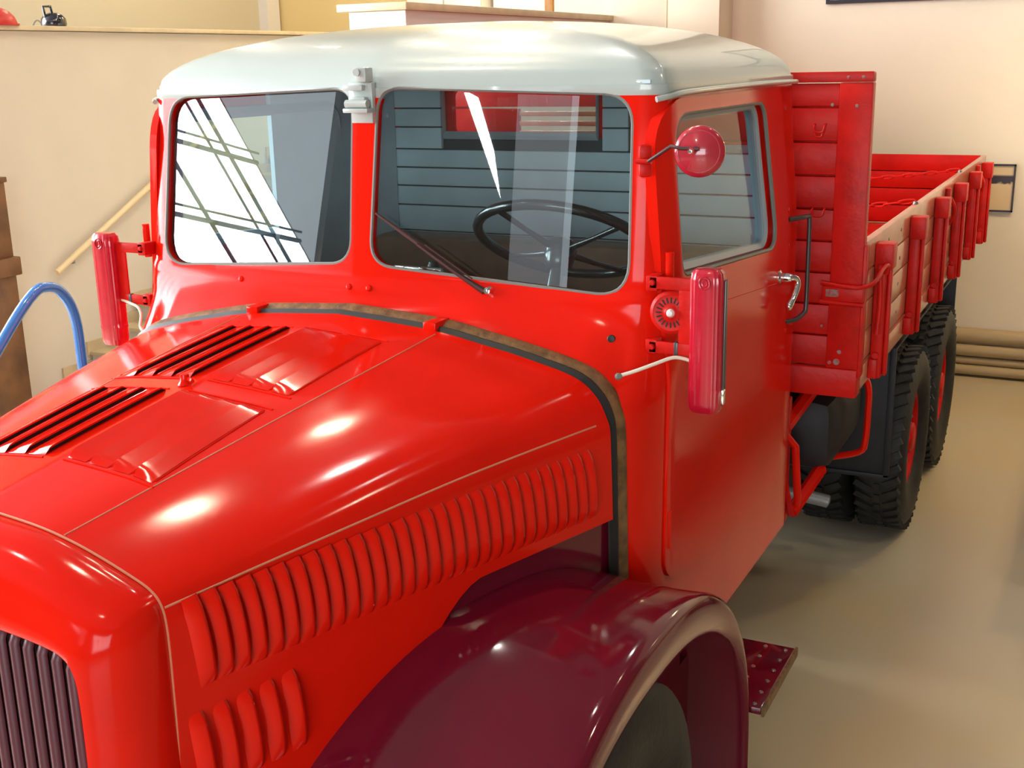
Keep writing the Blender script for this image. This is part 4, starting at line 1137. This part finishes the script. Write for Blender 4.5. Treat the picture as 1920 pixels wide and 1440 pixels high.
# horn
hn = Vector((1.028, -1.50, 1.944)); hd_ = Vector((.12, -1, .05)).normalized()
horn = lathe('horn', [(0, .035), (.013, .035), (.020, .03), (.040, .028), (.046, .030), (.054, .024), (.056, .010), (.052, 0), (0, 0)], 'redflat', T, 36, axis_mtx(hn+Vector((0, .02, 0)), hd_) @ Matrix.Scale(1.16, 4))
hm = axis_mtx(hn+Vector((0, .02, 0)), hd_) @ Matrix.Scale(1.16, 4)
for k in range(20):
    a = 2*PI*k/20
    box('slot', .024, .038, -.0017, .0017, .0285, .0305, 'dark', horn, 0, hm @ Matrix.Rotation(a, 4, 'Z'))
lathe('horn_boss', [(0, .044), (.006, .043), (.010, .038), (.011, .033), (0, .033)], 'white', horn, 16, hm)
# mirror
mc = Vector((1.092, -1.465, 2.400)); mn = Vector((.18, -1, .06)).normalized()
mirror = lathe('mirror', [(0, .030), (.012, .0295), (.03, .026), (.05, .018), (.058, .015), (.0585, .0165), (.066, .013), (.071, .006), (.072, 0), (.071, -.006), (.066, -.008), (0, -.008)], 'mirrorred', T, 40, axis_mtx(mc, mn))
lathe('mirror_face', [(0, -.0085), (.066, -.0085), (.066, -.0095), (0, -.0095)], 'mirrorglass', mirror, 32, axis_mtx(mc, mn))
mp = Vector((.935, -1.475, 2.372))
tube('mirror_arm', [mp+Vector((.015, -.018, 0)), mp+Vector((.09, -.04, .045)), mc+Vector((-.035, -.055, .012)), mc+Vector((.012, -.045, .010))], .0055, 'wipe', mirror, 8)
tube('mirror_joint', [mc+Vector((-.006, -.02, .008)), mc+Vector((-.008, -.055, .004))], .011, 'mirrorred', mirror, 10)
lathe('joint_screw', [(0, .006), (.006, .005), (.008, 0), (0, 0)], 'chrome', mirror, 10, axis_mtx(mc+Vector((-.008, -.055, .004)), (0, -1, 0)))
box('clamp', -.019, .019, -.012, .02, -.045, -.004, 'redflat', mirror, .008, Matrix.Translation(mp) @ Matrix.Rotation(.5, 4, 'Z'))
box('clamp', -.019, .019, -.012, .02, .004, .045, 'redflat', mirror, .008, Matrix.Translation(mp) @ Matrix.Rotation(.5, 4, 'Z'))
tube('clamp_pin', [mp+Vector((-.022, -.014, 0)), mp+Vector((.024, -.014, 0))], .008, 'redflat', mirror, 8)
# grab handle behind the door
gh = [(1.0, -.03, 2.03), (1.035, .03, 2.032), (1.048, .085, 2.03), (1.052, .10, 2.01), (1.052, .105, 1.82), (1.052, .105, 1.66), (1.048, .09, 1.635), (1.03, .03, 1.618), (1.0, -.03, 1.617)]
for s in (1, -1): tube('grab_handle', crom([(s*x, y, z) for x, y, z in gh], 4), .0095, 'darksteel', T, 8)
for z in (2.07, 1.93, 1.585): lathe('bolt', [(0, .006), (.008, .004), (.010, 0), (0, 0)], 'red', cab, 8, axis_mtx((side_x(z)+.0, -.04, z), (1, 0, 0)))
# cream cable from scuttle to signal
cb = crom([(.915, -1.62, 1.772), (.955, -1.60, 1.785), (1.0, -1.57, 1.802), (1.045, -1.535, 1.818), (1.075, -1.52, 1.815), (1.10, -1.51, 1.805)], 6)
tube('signal_cable', cb, .0055, 'cable', T, 8)
lathe('cable_grommet', [(0, .012), (.008, .011), (.011, 0), (0, 0)], 'gasket', cab, 10, axis_mtx((.913, -1.62, 1.770), (.5, -.6, .3)))
tube('signal_cable', crom([(-1.10, -1.51, 1.835), (-1.04, -1.52, 1.825), (-1.0, -1.53, 1.815), (-.985, -1.535, 1.79), (-.99, -1.54, 1.75), (-.97, -1.55, 1.735)], 5), .0055, 'cable', T, 8)
